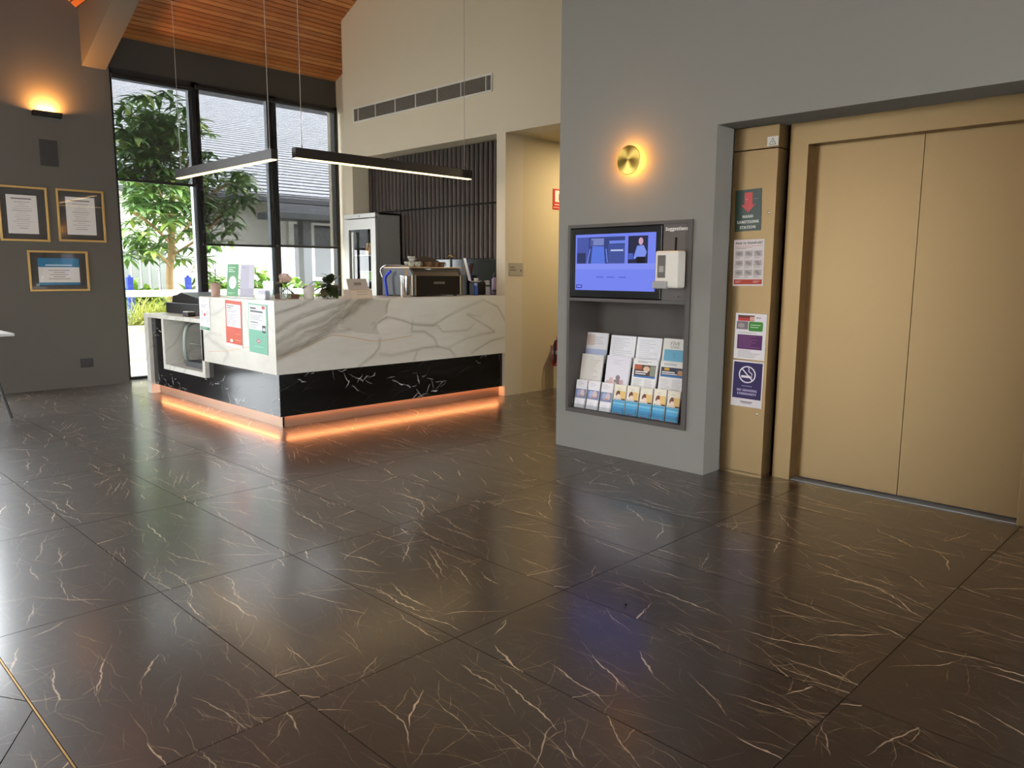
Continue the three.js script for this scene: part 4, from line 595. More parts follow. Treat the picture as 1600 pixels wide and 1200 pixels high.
counterSign(355.5, 412, 373.5, 463, 3.13, canvas(200, 420, (k, w, h) => { k.fillStyle = '#4f9a63'; k.fillRect(0, 0, w, h); bars(k, 20, 40, 150, 3, 26, 12, '#b9dfc2', rng(1)); k.fillStyle = '#eef3ee'; k.beginPath(); k.ellipse(100, 240, 66, 84, 0, 0, 7); k.fill(); bars(k, 66, 210, 70, 3, 22, 7, '#a4c9ad', rng(2)); bars(k, 20, 370, 150, 2, 16, 6, '#a9d6b3', rng(3)); }), 'green standing sign with a white oval');
counterSign(376, 413, 398, 466, 3.13, canvas(220, 460, (k, w, h) => { k.fillStyle = '#b4b2c6'; k.fillRect(0, 0, w, h); bars(k, 24, 34, 70, 1, 20, 10, '#8d8ca0', rng(1)); bars(k, 24, 70, 110, 14, 18, 6, '#b3b1c0', rng(2)); k.fillStyle = '#c4c2d0'; k.fillRect(140, 0, 80, 330); k.fillStyle = '#a9a7ba'; k.fillRect(0, 340, w, 120); }), 'pale lilac standing sign of small print');
{
  const X = 3.13, z0 = onX(405, 455, X).z, z1 = onX(420, 455, X).z, t = thing('card_holder', 'clear acrylic card holder at the counter corner', 'card holder', [X, CT, (z0 + z1) / 2]);
  part(t, 'tray', [box(X - 0.04, X + 0.04, CT, CT + 0.003, z0, z1), box(X + 0.037, X + 0.04, CT, CT + 0.15, z0, z1), box(X - 0.04, X - 0.037, CT, CT + 0.04, z0, z1), box(X - 0.04, X + 0.04, CT, CT + 0.06, z0, z0 + 0.003), box(X - 0.04, X + 0.04, CT, CT + 0.06, z1 - 0.003, z1)], ACRYLIC);
  part(t, 'cards', box(X - 0.02, X + 0.02, CT + 0.003, CT + 0.075, z0 + 0.012, z1 - 0.02), mat('#d3d2e2', 0.6));
}
const FZc = -5.85, fx = (px) => onZ(px, 455, FZc).x;
{ // flowers in a glass
  const x = fx(446), z = FZc, t = thing('flower_vase', 'pale pink rose in a small glass vase on the counter', 'vase', [x, CT, z]), r = rng(4);
  part(t, 'glass', lathe([[0, 0.004], [0.036, 0.004], [0.04, 0.01], [0.042, 0.095], [0.045, 0.1], [0.047, 0.1], [0.045, 0.01], [0.041, 0], [0, 0]], x, CT, z), phys(0xffffff, 0.02, { transmission: 1, thickness: 0 }));
  part(t, 'water', cyl(x, CT + 0.006, CT + 0.05, z, 0.039), phys('#e6efe6', 0.05, { transmission: 0.9, thickness: 0 }));
  part(t, 'stem', [0, 1, 2].map((i) => tube([[x + (i - 1) * 0.02, CT + 0.02, z], [x + (i - 1) * 0.01, CT + 0.1, z + 0.01], [x - (i - 1) * 0.03, CT + 0.15, z]], 0.003, 8, 6)), mat('#4f6a34', 0.7));
  const petals = [], pg = new THREE.SphereGeometry(0.03, 10, 8, 0, 2.4, 0.3, 1.7);
  for (let i = 0; i < 26; i++) { const a = r() * 6.28, e = r() * 1.3, q = 0.022 + 0.012 * r(); petals.push(pg.clone().rotateX(r() * 1.2).rotateY(a).translate(x + Math.cos(a) * q * Math.cos(e), CT + 0.165 + Math.sin(e) * q, z + Math.sin(a) * q * Math.cos(e))); }
  part(t, 'flower', petals, mat('#e0c8ba', 0.7, { side: THREE.DoubleSide }), 'pale pink rose head');
  for (let i = 0; i < 8; i++) part(t, 'leaf', turned(leafGeo(0.09, 0.034, 0.04), 0.2 + r() * 0.4, i * 0.8 + r() * 0.4, x, CT + 0.125, z), LEAF(i % 3 ? '#56703a' : '#8c8f4c'));
}
{
  const x0 = fx(455), x1 = fx(473), t = thing('wooden_tray', 'small brown wooden box with a dark handle between vase and white pot', 'box', [(x0 + x1) / 2, CT, -6.02]);
  part(t, 'box', rbox(x0 - 0.03, x1 + 0.03, CT, CT + 0.04, -6.08, -5.96, 0.004), mat('#6d5140', 0.6)); part(t, 'handle', tube([[x0 - 0.01, CT + 0.04, -6.02], [(x0 + x1) / 2, CT + 0.085, -6.02], [x1 + 0.01, CT + 0.04, -6.02]], 0.008, 14, 8), BLACKP);
}
{
  const x = fx(482.5), z = FZc, t = thing('potted_succulent', 'few-leaved plant in a tall white pot on the counter', 'plant', [x, CT, z]);
  part(t, 'pot', lathe(potProfile(0.05, 0.118), x, CT, z), POTW); part(t, 'soil', cyl(x, CT + 0.09, CT + 0.1, z, 0.038), SOIL);
  [[0.5, 3.9, 0.12], [0.1, 2.4, 0.1], [1.1, 0.9, 0.1], [0.3, 5.3, 0.11], [0.6, 1.6, 0.09]].forEach(([a, s, l]) => part(t, 'leaf', turned(leafGeo(l, 0.042, 0.05), a, s, x, CT + 0.1, z), LEAF('#3d4a2c')));
}
{
  const x = fx(515), z = FZc, t = thing('potted_kalanchoe', 'bushy dark leafed plant in a low white pot on the counter', 'plant', [x, CT, z]), r = rng(6), g = leafGeo(0.105, 0.06, 0.045);
  part(t, 'pot', lathe(potProfile(0.05, 0.075), x, CT, z), POTW); part(t, 'soil', cyl(x, CT + 0.05, CT + 0.058, z, 0.04), SOIL);
  for (let i = 0; i < 64; i++) { const e = r(); part(t, 'leaf', turned(g, -0.7 + e * 1.7, r() * 6.28, x + (r() - 0.5) * 0.06, CT + 0.07 + e * 0.075, z + (r() - 0.5) * 0.06, 0.75 + r() * 0.5), [LEAF('#2c3a1e'), LEAF('#465a2c'), LEAF('#7c6a58')][i % 7 === 0 ? 2 : i % 2]); }
}
{
  const x0 = fx(542), x1 = fx(575), z = FZc, t = thing('card_display', 'two-step card display box beside the fridge side of the counter', 'card holder', [(x0 + x1) / 2, CT, z]);
  part(t, 'front_step', prismX([[z + 0.07, CT], [z + 0.06, CT + 0.07], [z + 0.03, CT + 0.075], [z - 0.06, CT + 0.075], [z - 0.06, CT]], x0, x1), mat('#cdbfae', 0.6));
  for (const y of [0.03, 0.052]) part(t, 'text_line', box(x0 + 0.06, x1 - 0.05, CT + y, CT + y + 0.004, z + 0.06 + (0.07 - y) * 0.143, z + 0.0615 + (0.07 - y) * 0.143), mat('#8a7a6b', 0.7));
  part(t, 'back_card', prismX([[z + 0.03, CT + 0.075], [z - 0.01, CT + 0.17], [z - 0.02, CT + 0.17], [z + 0.018, CT + 0.075]], x0 + 0.005, x1 - 0.012), mat('#a9a29b', 0.6));
  part(t, 'logo', prismX([[z + 0.0165, CT + 0.112], [z + 0.0055, CT + 0.138], [z + 0.004, CT + 0.138], [z + 0.015, CT + 0.112]], x0 + 0.07, x1 - 0.08), mat('#76706c', 0.6));
}
{ // espresso machine
  const x0 = 4.525, x1 = 5.165, z1 = -5.8, z0 = -6.27, t = thing('espresso_machine', 'black and champagne espresso machine with its back to the front of the counter', 'coffee machine', [(x0 + x1) / 2, CT, (z0 + z1) / 2]);
  const CH = mat('#b9a58c', 0.35, { metalness: 0.7 }), y = CT;
  part(t, 'body', rbox(x0 + 0.03, x1 - 0.03, y + 0.012, y + 0.25, z0, z1 - 0.03, 0.006), BLACKP);
  part(t, 'back_panel', rbox(x0 + 0.045, x1 - 0.04, y + 0.012, y + 0.2, z1 - 0.03, z1, 0.004), mat('#100c0b', 0.3));
  part(t, 'sloped_strip', prismX([[z1 - 0.002, y + 0.2], [z1 - 0.045, y + 0.258], [z1 - 0.06, y + 0.258], [z1 - 0.03, y + 0.2]], x0 + 0.045, x1 - 0.04), mat('#3a2c20', 0.4));
  const side = [[z1 + 0.006, y + 0.012], [z1 + 0.006, y + 0.21], [z1 - 0.045, y + 0.268], [z0, y + 0.268], [z0, y + 0.012]];
  part(t, 'side_panel', prismX(side, x0, x0 + 0.03, 0.003), mat('#4a4e54', 0.45)); part(t, 'side_panel', prismX(side, x1 - 0.028, x1, 0.003), mat('#4a4e54', 0.45));
  part(t, 'edge_trim', [rbox(x0 - 0.002, x0 + 0.046, y + 0.012, y + 0.205, z1 - 0.002, z1 + 0.008, 0.003), rbox(x1 - 0.04, x1 + 0.002, y + 0.012, y + 0.205, z1 - 0.002, z1 + 0.008, 0.003)], CH);
  part(t, 'cup_tray', rbox(x0 - 0.01, x1 + 0.005, y + 0.268, y + 0.282, z0, z1 - 0.03, 0.004), CH);
  part(t, 'side_rail', [tube([[x0 - 0.012, y + 0.18, z0 + 0.02], [x0 - 0.02, y + 0.25, z0], [x0 - 0.012, y + 0.29, z0 + 0.05], [x0 - 0.012, y + 0.29, z1 - 0.06]], 0.007, 24, 8)], CHROME);
  part(t, 'badge', box((x0 + x1) / 2 - 0.055, (x0 + x1) / 2 + 0.085, y + 0.118, y + 0.142, z1, z1 + 0.003), mat('#8b8886', 0.3, { metalness: 0.8 }));
  const S = new THREE.Shape(); S.moveTo(-0.24, 0); S.quadraticCurveTo(-0.1, 0.125, 0.02, 0.1); S.quadraticCurveTo(0.14, 0.075, 0.2, 0.03); S.lineTo(0.2, 0); 
  part(t, 'cup_guard', new THREE.ExtrudeGeometry(S, { depth: 0.012, bevelEnabled: false }).translate((x0 + x1) / 2 + 0.06, y + 0.282, -6.05), mat('#3b332d', 0.25));
  for (const [a, b] of [[x0 + 0.06, z0 + 0.05], [x1 - 0.06, z0 + 0.05], [x0 + 0.06, z1 - 0.05], [x1 - 0.06, z1 - 0.05]]) part(t, 'foot', cyl(a, y, y + 0.014, b, 0.02), BLACKP);
  const cup = (n, cx, cy, cz, m, label) => { const g = thing('coffee_cup', label, 'cup', [cx, cy, cz], 'cups on the espresso machine'); part(g, 'bowl', lathe([[0, 0], [0.022, 0], [0.038, 0.05], [0.036, 0.05], [0.02, 0.004], [0, 0.004]], cx, cy, cz, 20), m); part(g, 'handle', new THREE.TorusGeometry(0.013, 0.0035, 8, 16).translate(cx + 0.042, cy + 0.028, cz), m); };
  const gl = phys('#f0f2f0', 0.05, { transmission: 0.75, thickness: 0 }), dk = mat('#6f5843', 0.25), top = y + 0.282;
  [[0.07, 0, -5.9, gl, 'clear glass cup at the end of the machine top'], [0.15, 0, -5.9, gl, 'clear glass cup second along the machine top'], [0.09, 0.05, -5.92, gl, 'clear glass cup stacked over the end pair'], [0.1, 0, -5.99, gl, 'clear glass cup behind the end pair'], [0.29, 0, -5.92, dk, 'brown cup in front of the dark guard, nearest the glasses'], [0.38, 0, -5.92, dk, 'brown cup in the middle of the dark guard'], [0.47, 0, -5.92, dk, 'brown cup at the grinder end of the dark guard']].forEach(([dx, dy, cz, m, l], i) => cup(i, x0 + dx, top + dy, cz, m, l));
}
{
  const z = -5.72, x = onZ(633.5, 450, z).x, t = thing('utensil_canister', 'shiny steel canister with a wooden stirrer at the corner of the espresso machine', 'canister', [x, CT, z]);
  part(t, 'canister', lathe([[0, 0], [0.044, 0], [0.05, 0.19], [0.052, 0.2], [0.047, 0.2], [0.041, 0.01], [0, 0.01]], x, CT, z), CHROME); part(t, 'stirrer', box(x + 0.012, x + 0.026, CT + 0.02, CT + 0.26, z - 0.003, z + 0.001), mat('#d9a35c', 0.6));
  const q = onX(603, 445, 4.47), b = single('blue_hose', tube([[4.47, CT + 0.002, q.z + 0.02], [4.47, CT + 0.1, q.z], [4.472, CT + 0.18, q.z - 0.01], [4.485, CT + 0.24, q.z + 0.06]], 0.013, 24, 10), mat('#1238d8', 0.4), 'bright blue hose upright beside the espresso machine', 'hose', [4.47, CT, q.z]);
}
{ // behind the machine, towards the cream pier
  const z = -5.98, X = (px) => onZ(px, 440, z).x, H = (px, py) => onZ(px, py, z).y;
  const g = thing('coffee_grinder', 'black coffee grinder with a brown bean hopper beside the pier', 'grinder', [X(740), CT, z]);
  part(g, 'body', rbox(X(731), X(748), CT, H(740, 430), z - 0.16, z - 0.02, 0.01), BLACKP);
  part(g, 'hopper', lathe([[0.03, 0], [0.06, 0.11], [0.056, 0.11], [0.026, 0]], X(741), H(740, 430), z - 0.09), mat('#5a3522', 0.2)); part(g, 'hopper_lid', cyl(X(741), H(740, 430) + 0.11, H(740, 430) + 0.125, z - 0.09, 0.064), mat('#3c4540', 0.2));
  const bx = X(728), by = H(729, 421), b = thing('blue_clipboard', 'blue board with a white edge leaning beside the espresso machine', 'board', [bx, by - 0.12, z + 0.02]);
  part(b, 'board', new THREE.BoxGeometry(0.014, 0.24, 0.035).rotateZ(0.3).translate(bx + 0.012, by, z + 0.02), mat('#23269c', 0.4)); part(b, 'white_edge', new THREE.BoxGeometry(0.008, 0.24, 0.035).rotateZ(0.3).translate(bx, by, z + 0.022), WHITEP);
  const c = thing('black_canister', 'black canister with a white saucer on top beside the blue bottle', 'canister', [X(738), CT, z + 0.08]); part(c, 'canister', rbox(X(731), X(746), CT, H(738, 441), z + 0.02, z + 0.13, 0.01), BLACKP); part(c, 'saucer', lathe([[0, 0], [0.04, 0.002], [0.065, 0.014], [0.06, 0.016], [0, 0.006]], X(736), H(738, 441), z + 0.07), WHITEP); part(c, 'small_cup', lathe([[0, 0], [0.02, 0], [0.028, 0.035], [0.025, 0.035], [0, 0.004]], X(737), H(738, 441) + 0.008, z + 0.07), WHITEP);
  const bb = thing('blue_bottle', 'blue plastic bottle between the espresso machine and black canister', 'bottle', [X(727), CT, z + 0.16]); part(bb, 'body', lathe([[0, 0], [0.022, 0], [0.023, 0.08], [0.014, 0.1], [0, 0.1]], X(726), CT, z + 0.17), mat('#2a4a9c', 0.35)); part(bb, 'cap', cyl(X(726), CT + 0.1, CT + 0.125, z + 0.17, 0.016), mat('#8ea4e0', 0.4));
  const pc = thing('paper_cup_stack', 'stack of white paper cups with a green band', 'cups', [X(756), CT, z + 0.05]); const cx = X(756); part(pc, 'lower_cup', lathe([[0, 0], [0.04, 0], [0.032, 0.085], [0, 0.085]], cx, CT, z + 0.05), mat('#d9cfd6', 0.6)); part(pc, 'band', cyl(cx, CT + 0.085, CT + 0.105, z + 0.05, 0.034, 0.031), mat('#4c6b46', 0.6)); part(pc, 'upper_cup', cyl(cx, CT + 0.105, CT + 0.15, z + 0.05, 0.03, 0.027), mat('#ddd6e0', 0.6));
  const lx = X(767), lv = thing('lotion_bottle', 'lavender pump bottle with a dark top against the pier', 'bottle', [lx, CT, z + 0.06]); part(lv, 'body', lathe([[0, 0], [0.034, 0], [0.034, 0.03], [0.033, 0.16], [0.02, 0.18], [0, 0.18]], lx, CT, z + 0.06), mat('#b7a9d2', 0.35)); part(lv, 'base_band', cyl(lx, CT + 0.03, CT + 0.052, z + 0.06, 0.0348), mat('#3b2036', 0.4)); part(lv, 'pump', [cyl(lx, CT + 0.18, CT + 0.215, z + 0.06, 0.016), rbox(lx - 0.015, lx + 0.07, CT + 0.215, CT + 0.232, z + 0.048, z + 0.072, 0.004)], mat('#1f2338', 0.4));
  const rh = thing('ring_stand', 'slim dark stand with a brass ring rising behind the espresso machine', 'stand', [X(705), CT, -6.2]); part(rh, 'post', cyl(onZ(705, 440, -6.2).x, CT, onZ(705, 405, -6.2).y, -6.2, 0.014), BLACKP); part(rh, 'ring', new THREE.TorusGeometry(0.03, 0.005, 8, 24).rotateX(1.2).translate(onZ(705, 440, -6.2).x, onZ(705, 400, -6.2).y, -6.2), BRASS);
}
{ // till on the low end
  const X = 3.3, z0 = onX(265, 475, X).z, z1 = onX(319, 475, X).z, y = 0.843;
  const t = thing('cash_drawer', 'black cash drawer with a sloping receipt printer on the low counter', 'till', [X + 0.1, y, (z0 + z1) / 2]);
  part(t, 'drawer', rbox(X - 0.06, X + 0.34, y, y + 0.11, z0 + 0.05, z1, 0.005), mat('#1d1d1f', 0.4));
  part(t, 'printer', prismX([[z0 + 0.12, y + 0.11], [z0 + 0.14, y + 0.175], [z0 + 0.26, y + 0.19], [z0 + 0.36, y + 0.215], [z1 - 0.02, y + 0.16], [z1 - 0.02, y + 0.11]], X - 0.02, X + 0.3, 0.004), mat('#151516', 0.35));
  part(t, 'feet', [box(X - 0.04, X - 0.02, y - 0.001, y + 0.002, z0 + 0.1, z0 + 0.2)], BLACKP);
  const q = onX(295, 484, 3.12).z, c = thing('card_terminal', 'small black card terminal with a white top in front of the cash drawer', 'card terminal', [3.12, y, q]); part(c, 'body', rbox(3.08, 3.16, y, y + 0.04, q - 0.06, q + 0.06, 0.008), BLACKP); part(c, 'top_cover', rbox(3.085, 3.155, y + 0.04, y + 0.05, q - 0.055, q + 0.055, 0.004), mat('#b9bab8', 0.4));
}
// ---------------------------------------------------------------- corridor signs
function sheetAtZ(name, tex, Z, l, t, r, b, d, label, category, edge) {
  const my = (t + b) / 2, mx = (l + r) / 2, x0 = onZ(l, my, Z).x, x1 = onZ(r, my, Z).x, y1 = onZ(mx, t, Z).y, y0 = onZ(mx, b, Z).y, m = sheet(x1 - x0, y1 - y0, d, tex, edge);
  m.position.set((x0 + x1) / 2, (y0 + y1) / 2, Z); m.name = numbered(name); scene.add(m); return tag(m, label, category);
}
sheetAtZ('direction_sign', canvas(200, 180, (k, w, h) => { k.fillStyle = '#a9a496'; k.fillRect(0, 0, w, h); k.fillStyle = '#6f6b62'; k.fillRect(16, 54, 66, 16); k.fillRect(16, 92, 84, 16); k.fillStyle = '#2f2d2a'; k.beginPath(); k.moveTo(160, 94); k.lineTo(184, 108); k.lineTo(160, 124); k.fill(); }), -5.639, 795, 411, 817, 430.5, 0.004, 'small grey direction sign with an arrow on the corridor wall', 'sign', ALU);
sheetAtZ('fire_sign', canvas(240, 340, (k, w, h) => { k.fillStyle = '#c22a1e'; k.fillRect(0, 0, w, h); k.fillStyle = '#efe6da'; k.fillRect(36, 24, 168, 190); k.fillStyle = '#c22a1e'; k.fillRect(96, 80, 48, 110); k.fillRect(110, 56, 20, 26); k.fillStyle = '#efe6da'; k.fillRect(30, 250, 180, 14); k.fillRect(10, 300, 220, 8); }), -5.639, 863.5, 296, 886, 328, 0.003, 'red and white fire extinguisher sign on the corridor wall', 'sign', mat('#b3261c', 0.5));
{
  const z = -5.55, x = onZ(872, 540, z).x, y0 = 0.27, t = thing('fire_extinguisher', 'red fire extinguisher with a black hose on the corridor wall', 'extinguisher', [x, y0, z]);
  part(t, 'cylinder', lathe([[0, 0], [0.058, 0], [0.062, 0.01], [0.062, 0.21], [0.05, 0.245], [0.024, 0.262], [0.02, 0.275], [0, 0.275]], x, y0, z), mat('#a3161a', 0.3)); part(t, 'band', cyl(x, y0 + 0.13, y0 + 0.17, z, 0.0628), mat('#d8cfc4', 0.5));
  part(t, 'valve', [cyl(x, y0 + 0.27, y0 + 0.3, z, 0.016), rbox(x - 0.012, x + 0.012, y0 + 0.3, y0 + 0.318, z - 0.02, z + 0.09, 0.004)], mat('#8e1216', 0.35)); part(t, 'hose', tube([[x, y0 + 0.285, z], [x - 0.06, y0 + 0.27, z + 0.01], [x - 0.085, y0 + 0.16, z + 0.02], [x - 0.075, y0 + 0.03, z + 0.02]], 0.011, 24, 8), BLACKP); part(t, 'bracket', box(x - 0.02, x + 0.02, y0 + 0.05, y0 + 0.22, -5.64, z - 0.05), STEEL);
}
{ // a dark crumb on the tiles
  const p = onY(978, 946, 0), r = rng(8), g = new THREE.SphereGeometry(0.0055, 10, 8), q = g.attributes.position; for (let i = 0; i < q.count; i++) { const f = 0.8 + 0.35 * Math.sin(i * 1.7) * r(); q.setXYZ(i, q.getX(i) * f, q.getY(i) * 0.7, q.getZ(i) * f); } g.computeVertexNormals();
  single('dark_crumb', g.translate(p.x, 0.0038, p.z), mat('#0c0a09', 0.8), 'tiny dark crumb lying on the floor tiles', 'crumb', [p.x, 0, p.z]);
}

// ---------------------------------------------------------------- outside
const GY = -0.03;
{
  const g = setting('paving', 'pale paving outside the windows'); g.name = 'floor_outside';
  part(g, 'paving_slab', box(-40, 40, -0.3, GY, -60, -9.66), mat('#c9c4b8', 0.85)); part(g, 'paving_slab', box(-60, -4.86, -0.3, GY, -9.66, 30), mat('#b9b5aa', 0.85));
}
const pf = onY(217, 563, GY), PZ = pf.z, PT = onZ(217, 509, PZ).y;
{
  const t = thing('concrete_planter', 'long pale concrete planter of grasses outside the window', 'planter', [6, GY, PZ - 0.4]);
  part(t, 'wall', [rbox(1.5, 13, GY, PT, PZ - 0.08, PZ, 0.008), rbox(1.5, 13, GY, PT, PZ - 2.3, PZ - 2.22, 0.008), rbox(1.5, 1.58, GY, PT, PZ - 2.22, PZ - 0.08, 0.008), rbox(12.92, 13, GY, PT, PZ - 2.22, PZ - 0.08, 0.008)], mat('#d3cdbd', 0.85)); part(t, 'soil', box(1.58, 12.92, GY, PT - 0.06, PZ - 2.22, PZ - 0.08), SOIL);
}
// arching grass clumps
{
  const r = rng(33), mats = [LEAF('#b9bd5a'), LEAF('#8fa13e'), LEAF('#ccc878')];
  const clump = (x, z, label) => {
    const t = thing('grass_clump', label, 'grass', [x, PT - 0.06, z], 'grass clumps in the planter'); const sets = [[], [], []];
    for (let i = 0; i < 150; i++) { const g = leafGeo(0.45 + r() * 0.3, 0.014, 0.25 + r() * 0.3, 0.1); sets[i % 3].push(turned(g, 0.55 + r() * 0.85, r() * 6.28, x + (r() - 0.5) * 0.2, PT - 0.06, z + (r() - 0.5) * 0.2)); }
    sets.forEach((s, i) => part(t, 'blades', s, mats[i]));
  };
  [211, 236, 262, 290, 318].forEach((px, i) => clump(onZ(px, 480, PZ - 0.3).x, PZ - 0.3, ['arching pale grass clump beside the grey wall', 'arching pale grass clump second from the grey wall', 'arching pale grass clump behind the low counter end', 'arching pale grass clump behind the cash drawer', 'arching pale grass clump behind the orchid'][i]));
}
// broad-leaved shrubs along the back of the planter
{
  const r = rng(44), mats = [LEAF('#7fa83a'), LEAF('#5f8f2e'), LEAF('#a4c24e')], lg = leafGeo(0.17, 0.1, 0.04);
  const shrub = (px, z, rad, h, label) => {
    const x = onZ(px, 440, z).x, t = thing('garden_shrub', label, 'shrub', [x, PT - 0.06, z], 'shrubs behind the windows'), sets = [[], [], []];
    for (let i = 0; i < 420; i++) { const a = r() * 6.28, q = Math.sqrt(r()) * rad, y = PT - 0.06 + 0.08 + r() * h * (1 - 0.5 * q / rad); sets[i % 3].push(turned(lg, r() * 1.4 - 0.4, r() * 6.28, x + Math.cos(a) * q, y, z + Math.sin(a) * q, 0.7 + r() * 0.6)); }
    sets.forEach((s, i) => part(t, 'foliage', s, mats[i])); part(t, 'stem', [0, 1, 2].map((i) => tube([[x, PT - 0.08, z], [x + (i - 1) * rad * 0.5, PT + h * 0.7, z + (i % 2) * 0.1]], 0.012, 3, 6)), mat('#6b5a3c', 0.9));
  };
  [[205, 0.32, 0.62, 'low green shrub beside the grey wall'], [232, 0.34, 0.56, 'low green shrub in front of the white fence'], [300, 0.34, 0.62, 'low green shrub by the second window post'], [345, 0.36, 0.8, 'green shrub behind the orchid pot'], [405, 0.4, 0.95, 'bright green shrub behind the clear card holder'], [455, 0.38, 0.75, 'bright green shrub behind the pink rose'], [495, 0.36, 0.6, 'bright green shrub behind the bushy potted plant'], [525, 0.36, 0.5, 'bright green shrub beside the fridge']].forEach(([px, a, h, l]) => shrub(px, PZ - 1.7, a, h, l));
  for (const [px, l] of [[202.5, 'blue garden post near the grey wall'], [294, 'blue garden post near the second window post']]) { const z = PZ - 1.25, x = onZ(px, 440, z).x, t = thing('blue_post', l, 'post', [x, PT - 0.06, z], 'blue posts in the planting'); part(t, 'post', rbox(x - 0.045, x + 0.045, PT - 0.06, onZ(px, 433, z).y, z - 0.045, z + 0.045, 0.01), mat('#2a44b8', 0.5)); part(t, 'cap', cyl(x, onZ(px, 433, z).y, onZ(px, 430, z).y, z, 0.03, 0.015), mat('#2a44b8', 0.5)); }
}
// the tree
{
  const z = PZ - 1.0, x = onZ(268, 440, z).x, r = rng(55), t = thing('garden_tree', 'leafy tree with whorls of broad glossy leaves outside the window', 'tree', [x, PT - 0.06, z]);
  const W = (px, py, dz) => { const p = onZ(px, py, z + dz); return [p.x, p.y, p.z]; }, base = [x, PT - 0.08, z], fork = W(268, 395, 0);
  const BARK = mat('#a5865f', 0.85); part(t, 'trunk', tube([base, W(265, 430, 0), fork, W(267, 340, 0)], 0.055, 16, 10), BARK);
  const limbs = [[[267, 350], [255, 315], [240, 280, 0.2], [225, 240, 0.4]], [[267, 342], [270, 310], [268, 270, -0.2], [262, 190, -0.3]], [[266, 380], [235, 350, 0.2], [205, 330, 0.3]], [[268, 385], [300, 345, 0.1], [335, 300, 0.3], [365, 285, 0.3]], [[267, 400], [300, 380, 0.2], [345, 340, 0.2]], [[268, 420], [250, 400, 0.2], [225, 395, 0.3]], [[270, 310], [295, 250, 0.2], [310, 200, 0.2]]];
  for (const l of limbs) part(t, 'branch', tube(l.map(([a, b, c = 0]) => W(a, b, c)), 0.022, 14, 7), BARK);
  const lg = leafGeo(0.26, 0.085, 0.09, 0.25), mats = [LEAF('#547a36'), LEAF('#6f9544'), LEAF('#42642b'), LEAF('#9cb054')], sets = [[], [], [], []];
  const blobs = [[245, 195, 62, 55, 70], [235, 245, 60, 50, 60], [280, 235, 52, 60, 55], [230, 300, 52, 42, 46], [265, 300, 48, 50, 40], [300, 330, 40, 50, 36], [350, 300, 42, 40, 38], [335, 350, 34, 40, 28], [225, 350, 48, 36, 26], [250, 385, 40, 24, 13], [295, 385, 34, 34, 14], [205, 250, 30, 60, 30], [375, 290, 22, 26, 12], [325, 410, 22, 30, 12], [215, 395, 26, 14, 8]];
  for (const [px, py, a, b, n] of blobs) for (let i = 0; i < n; i++) {
    const q = Math.sqrt(r()), f = r() * 6.28, c = W(px + Math.cos(f) * q * a, py + Math.sin(f) * q * b, (r() - 0.5) * 1.5), m = Math.floor(r() * 4), k = 6 + Math.floor(r() * 4), s0 = r() * 6;
    for (let j = 0; j < k; j++) sets[m === 3 && r() < 0.5 ? 1 : m].push(turned(lg, 0.5 - r() * 0.9, s0 + j * 6.28 / k + r() * 0.3, c[0], c[1], c[2], 0.65 + r() * 0.5));
  }
  sets.forEach((s, i) => { part(t, 'foliage', s, mats[i]).userData.kind = 'stuff'; });
}
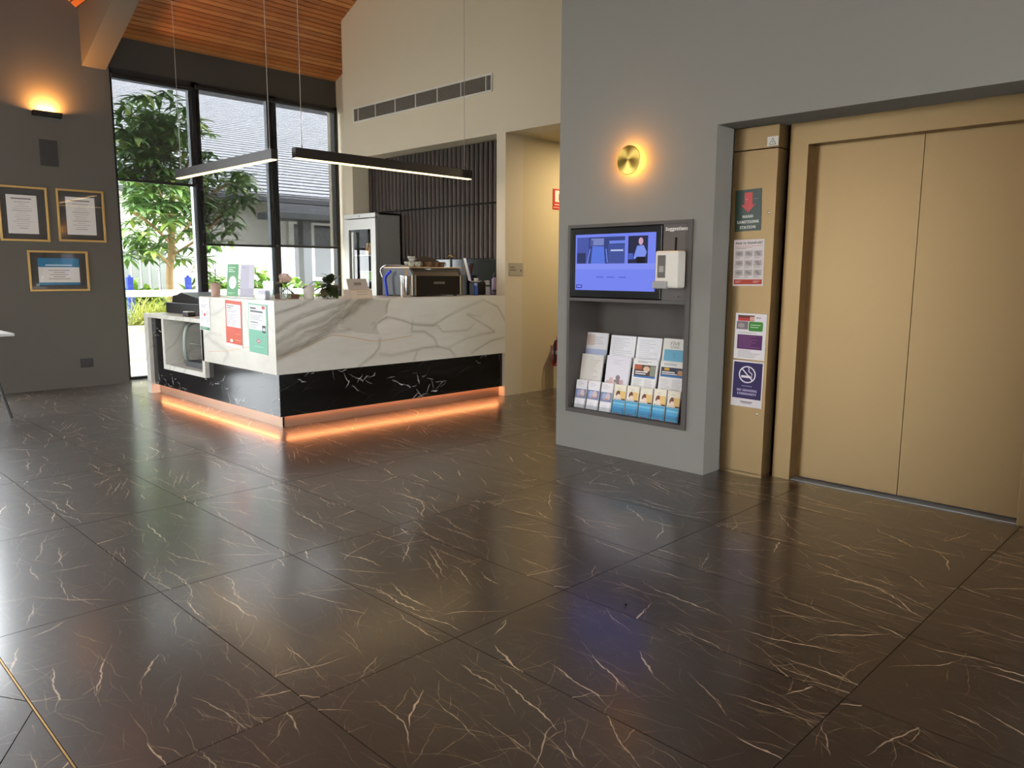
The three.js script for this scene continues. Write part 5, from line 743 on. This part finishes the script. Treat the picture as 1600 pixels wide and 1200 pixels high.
// the neighbouring building
{
  const BZ = PZ - 3.6, WH = mat('#d9d6cf', 0.85), t = thing('neighbouring_building', 'white single-storey building with a ribbed grey roof beyond the garden', 'building', [9, GY, BZ - 2]);
  const ey = onZ(470, 318, BZ + 0.45).y, x0 = 2.6, x1 = 18;
  part(t, 'wall', box(x0, x1, GY, ey, BZ - 0.2, BZ), WH);
  part(t, 'gutter', rbox(x0 - 0.3, x1 + 0.3, ey - 0.02, ey + 0.14, BZ + 0.35, BZ + 0.5, 0.02), mat('#4b4d52', 0.5));
  part(t, 'soffit', box(x0 - 0.3, x1 + 0.3, ey - 0.03, ey - 0.01, BZ, BZ + 0.45), WH);
  const sl = 0.36, th = Math.atan(sl), pit = 0.32, W = x1 - x0 + 0.8, g = new RoundedBoxGeometry(W, 0.014, pit - 0.11, 1, 0.004).rotateX(th), RM = [mat('#c2c4ca', 0.5), mat('#bcbec6', 0.5)];
  part(t, 'roof_deck', prismX([[BZ + 0.45, ey + 0.1], [BZ - 14, ey + 0.1 + 14.45 * sl], [BZ - 14, ey + 14.45 * sl], [BZ + 0.45, ey]], x0 - 0.35, x1 + 0.35), mat('#121214', 0.9));
  for (let i = 0; i < 44; i++) { const s = 0.05 + i * pit, m = sh(new THREE.Mesh(g, RM[i % 2])); m.name = 'roof_rib'; m.position.set((x0 + x1) / 2 - 9, ey + 0.108 + s * Math.sin(th) - GY, BZ + 0.45 - s * Math.cos(th) - (BZ - 2)); t.add(m); }
  // window and door
  const xa = onZ(458, 390, BZ).x, xb = onZ(519, 390, BZ).x, ya = onZ(490, 433, BZ).y, yb = onZ(490, 352, BZ).y, mid = onZ(486, 390, BZ).x;
  const w = part(t, 'window_frame', [box(xa - 0.12, xb + 0.3, yb, yb + 0.16, BZ, BZ + 0.06), box(xa - 0.12, xa, ya, yb, BZ, BZ + 0.06), box(xb, xb + 0.16, ya - 1, yb, BZ, BZ + 0.06), box(mid - 0.06, mid + 0.06, ya, yb, BZ, BZ + 0.05), box(xa, xb, ya - 0.08, ya, BZ, BZ + 0.1)], WH);
  for (const [a, b] of [[xa, mid - 0.06], [mid + 0.06, xb]]) part(w, 'pane', box(a, b, ya, yb, BZ, BZ + 0.02), mat('#34373a', 0.12));
  part(t, 'lower_panel', box(xa, xb, ya - 0.9, ya - 0.08, BZ, BZ + 0.03), mat('#5b5d5e', 0.6));
  for (let i = 0; yb + 0.42 + i * 0.22 < ey - 0.04; i++) part(t, 'wall_board', rbox(x0, x1, yb + 0.22 + i * 0.22, yb + 0.42 + i * 0.22, BZ, BZ + 0.015, 0.004), WH);
  // dark awning on a post
  const az = BZ + 1.3, ax0 = onZ(428, 345, az).x, ax1 = 13.5, ay = onZ(470, 343, az).y, c = thing('garden_awning', 'dark flat awning on a grey post in front of the white building', 'awning', [11, GY, az]);
  part(c, 'canopy', rbox(ax0, ax1, ay, ay + 0.14, az - 0.7, az, 0.02), mat('#4a4c50', 0.6)); part(c, 'fascia', box(ax0 + 0.3, ax1, ay + 0.14, ay + 0.36, az - 0.7, az - 0.66), mat('#6d6f74', 0.6));
  const px = onZ(477, 390, az - 0.3).x; part(c, 'post', rbox(px - 0.1, px + 0.1, GY, ay, az - 0.4, az - 0.2, 0.01), mat('#4b4d50', 0.6));
}
{ // pale ribbed fence
  const z = PZ - 2.7, x0 = 1.2, x1 = onZ(262, 420, z).x, y1 = onZ(225, 396, z).y, t = thing('ribbed_fence', 'pale ribbed metal fence behind the tree', 'fence', [(x0 + x1) / 2, GY, z]);
  const FM = mat('#9da19d', 0.6), n = Math.round((x1 - x0) / 0.16), w = (x1 - x0) / n, g = new RoundedBoxGeometry(w * 0.82, y1 - GY, 0.05, 1, 0.012);
  for (let i = 0; i < n; i++) { const m = sh(new THREE.Mesh(g, FM)); m.name = 'fence_slat'; m.position.set(x0 + (i + 0.5) * w - (x0 + x1) / 2, (y1 - GY) / 2, 0); t.add(m); }
  part(t, 'rail', [box(x0, x1, y1 - 0.12, y1 - 0.04, z - 0.06, z - 0.025), box(x0, x1, 0.2, 0.28, z - 0.06, z - 0.025)], FM); part(t, 'top_cap', rbox(x0, x1, y1, y1 + 0.04, z - 0.05, z + 0.04, 0.008), mat('#7d8184', 0.6));
}
renderer.render(scene, camera);
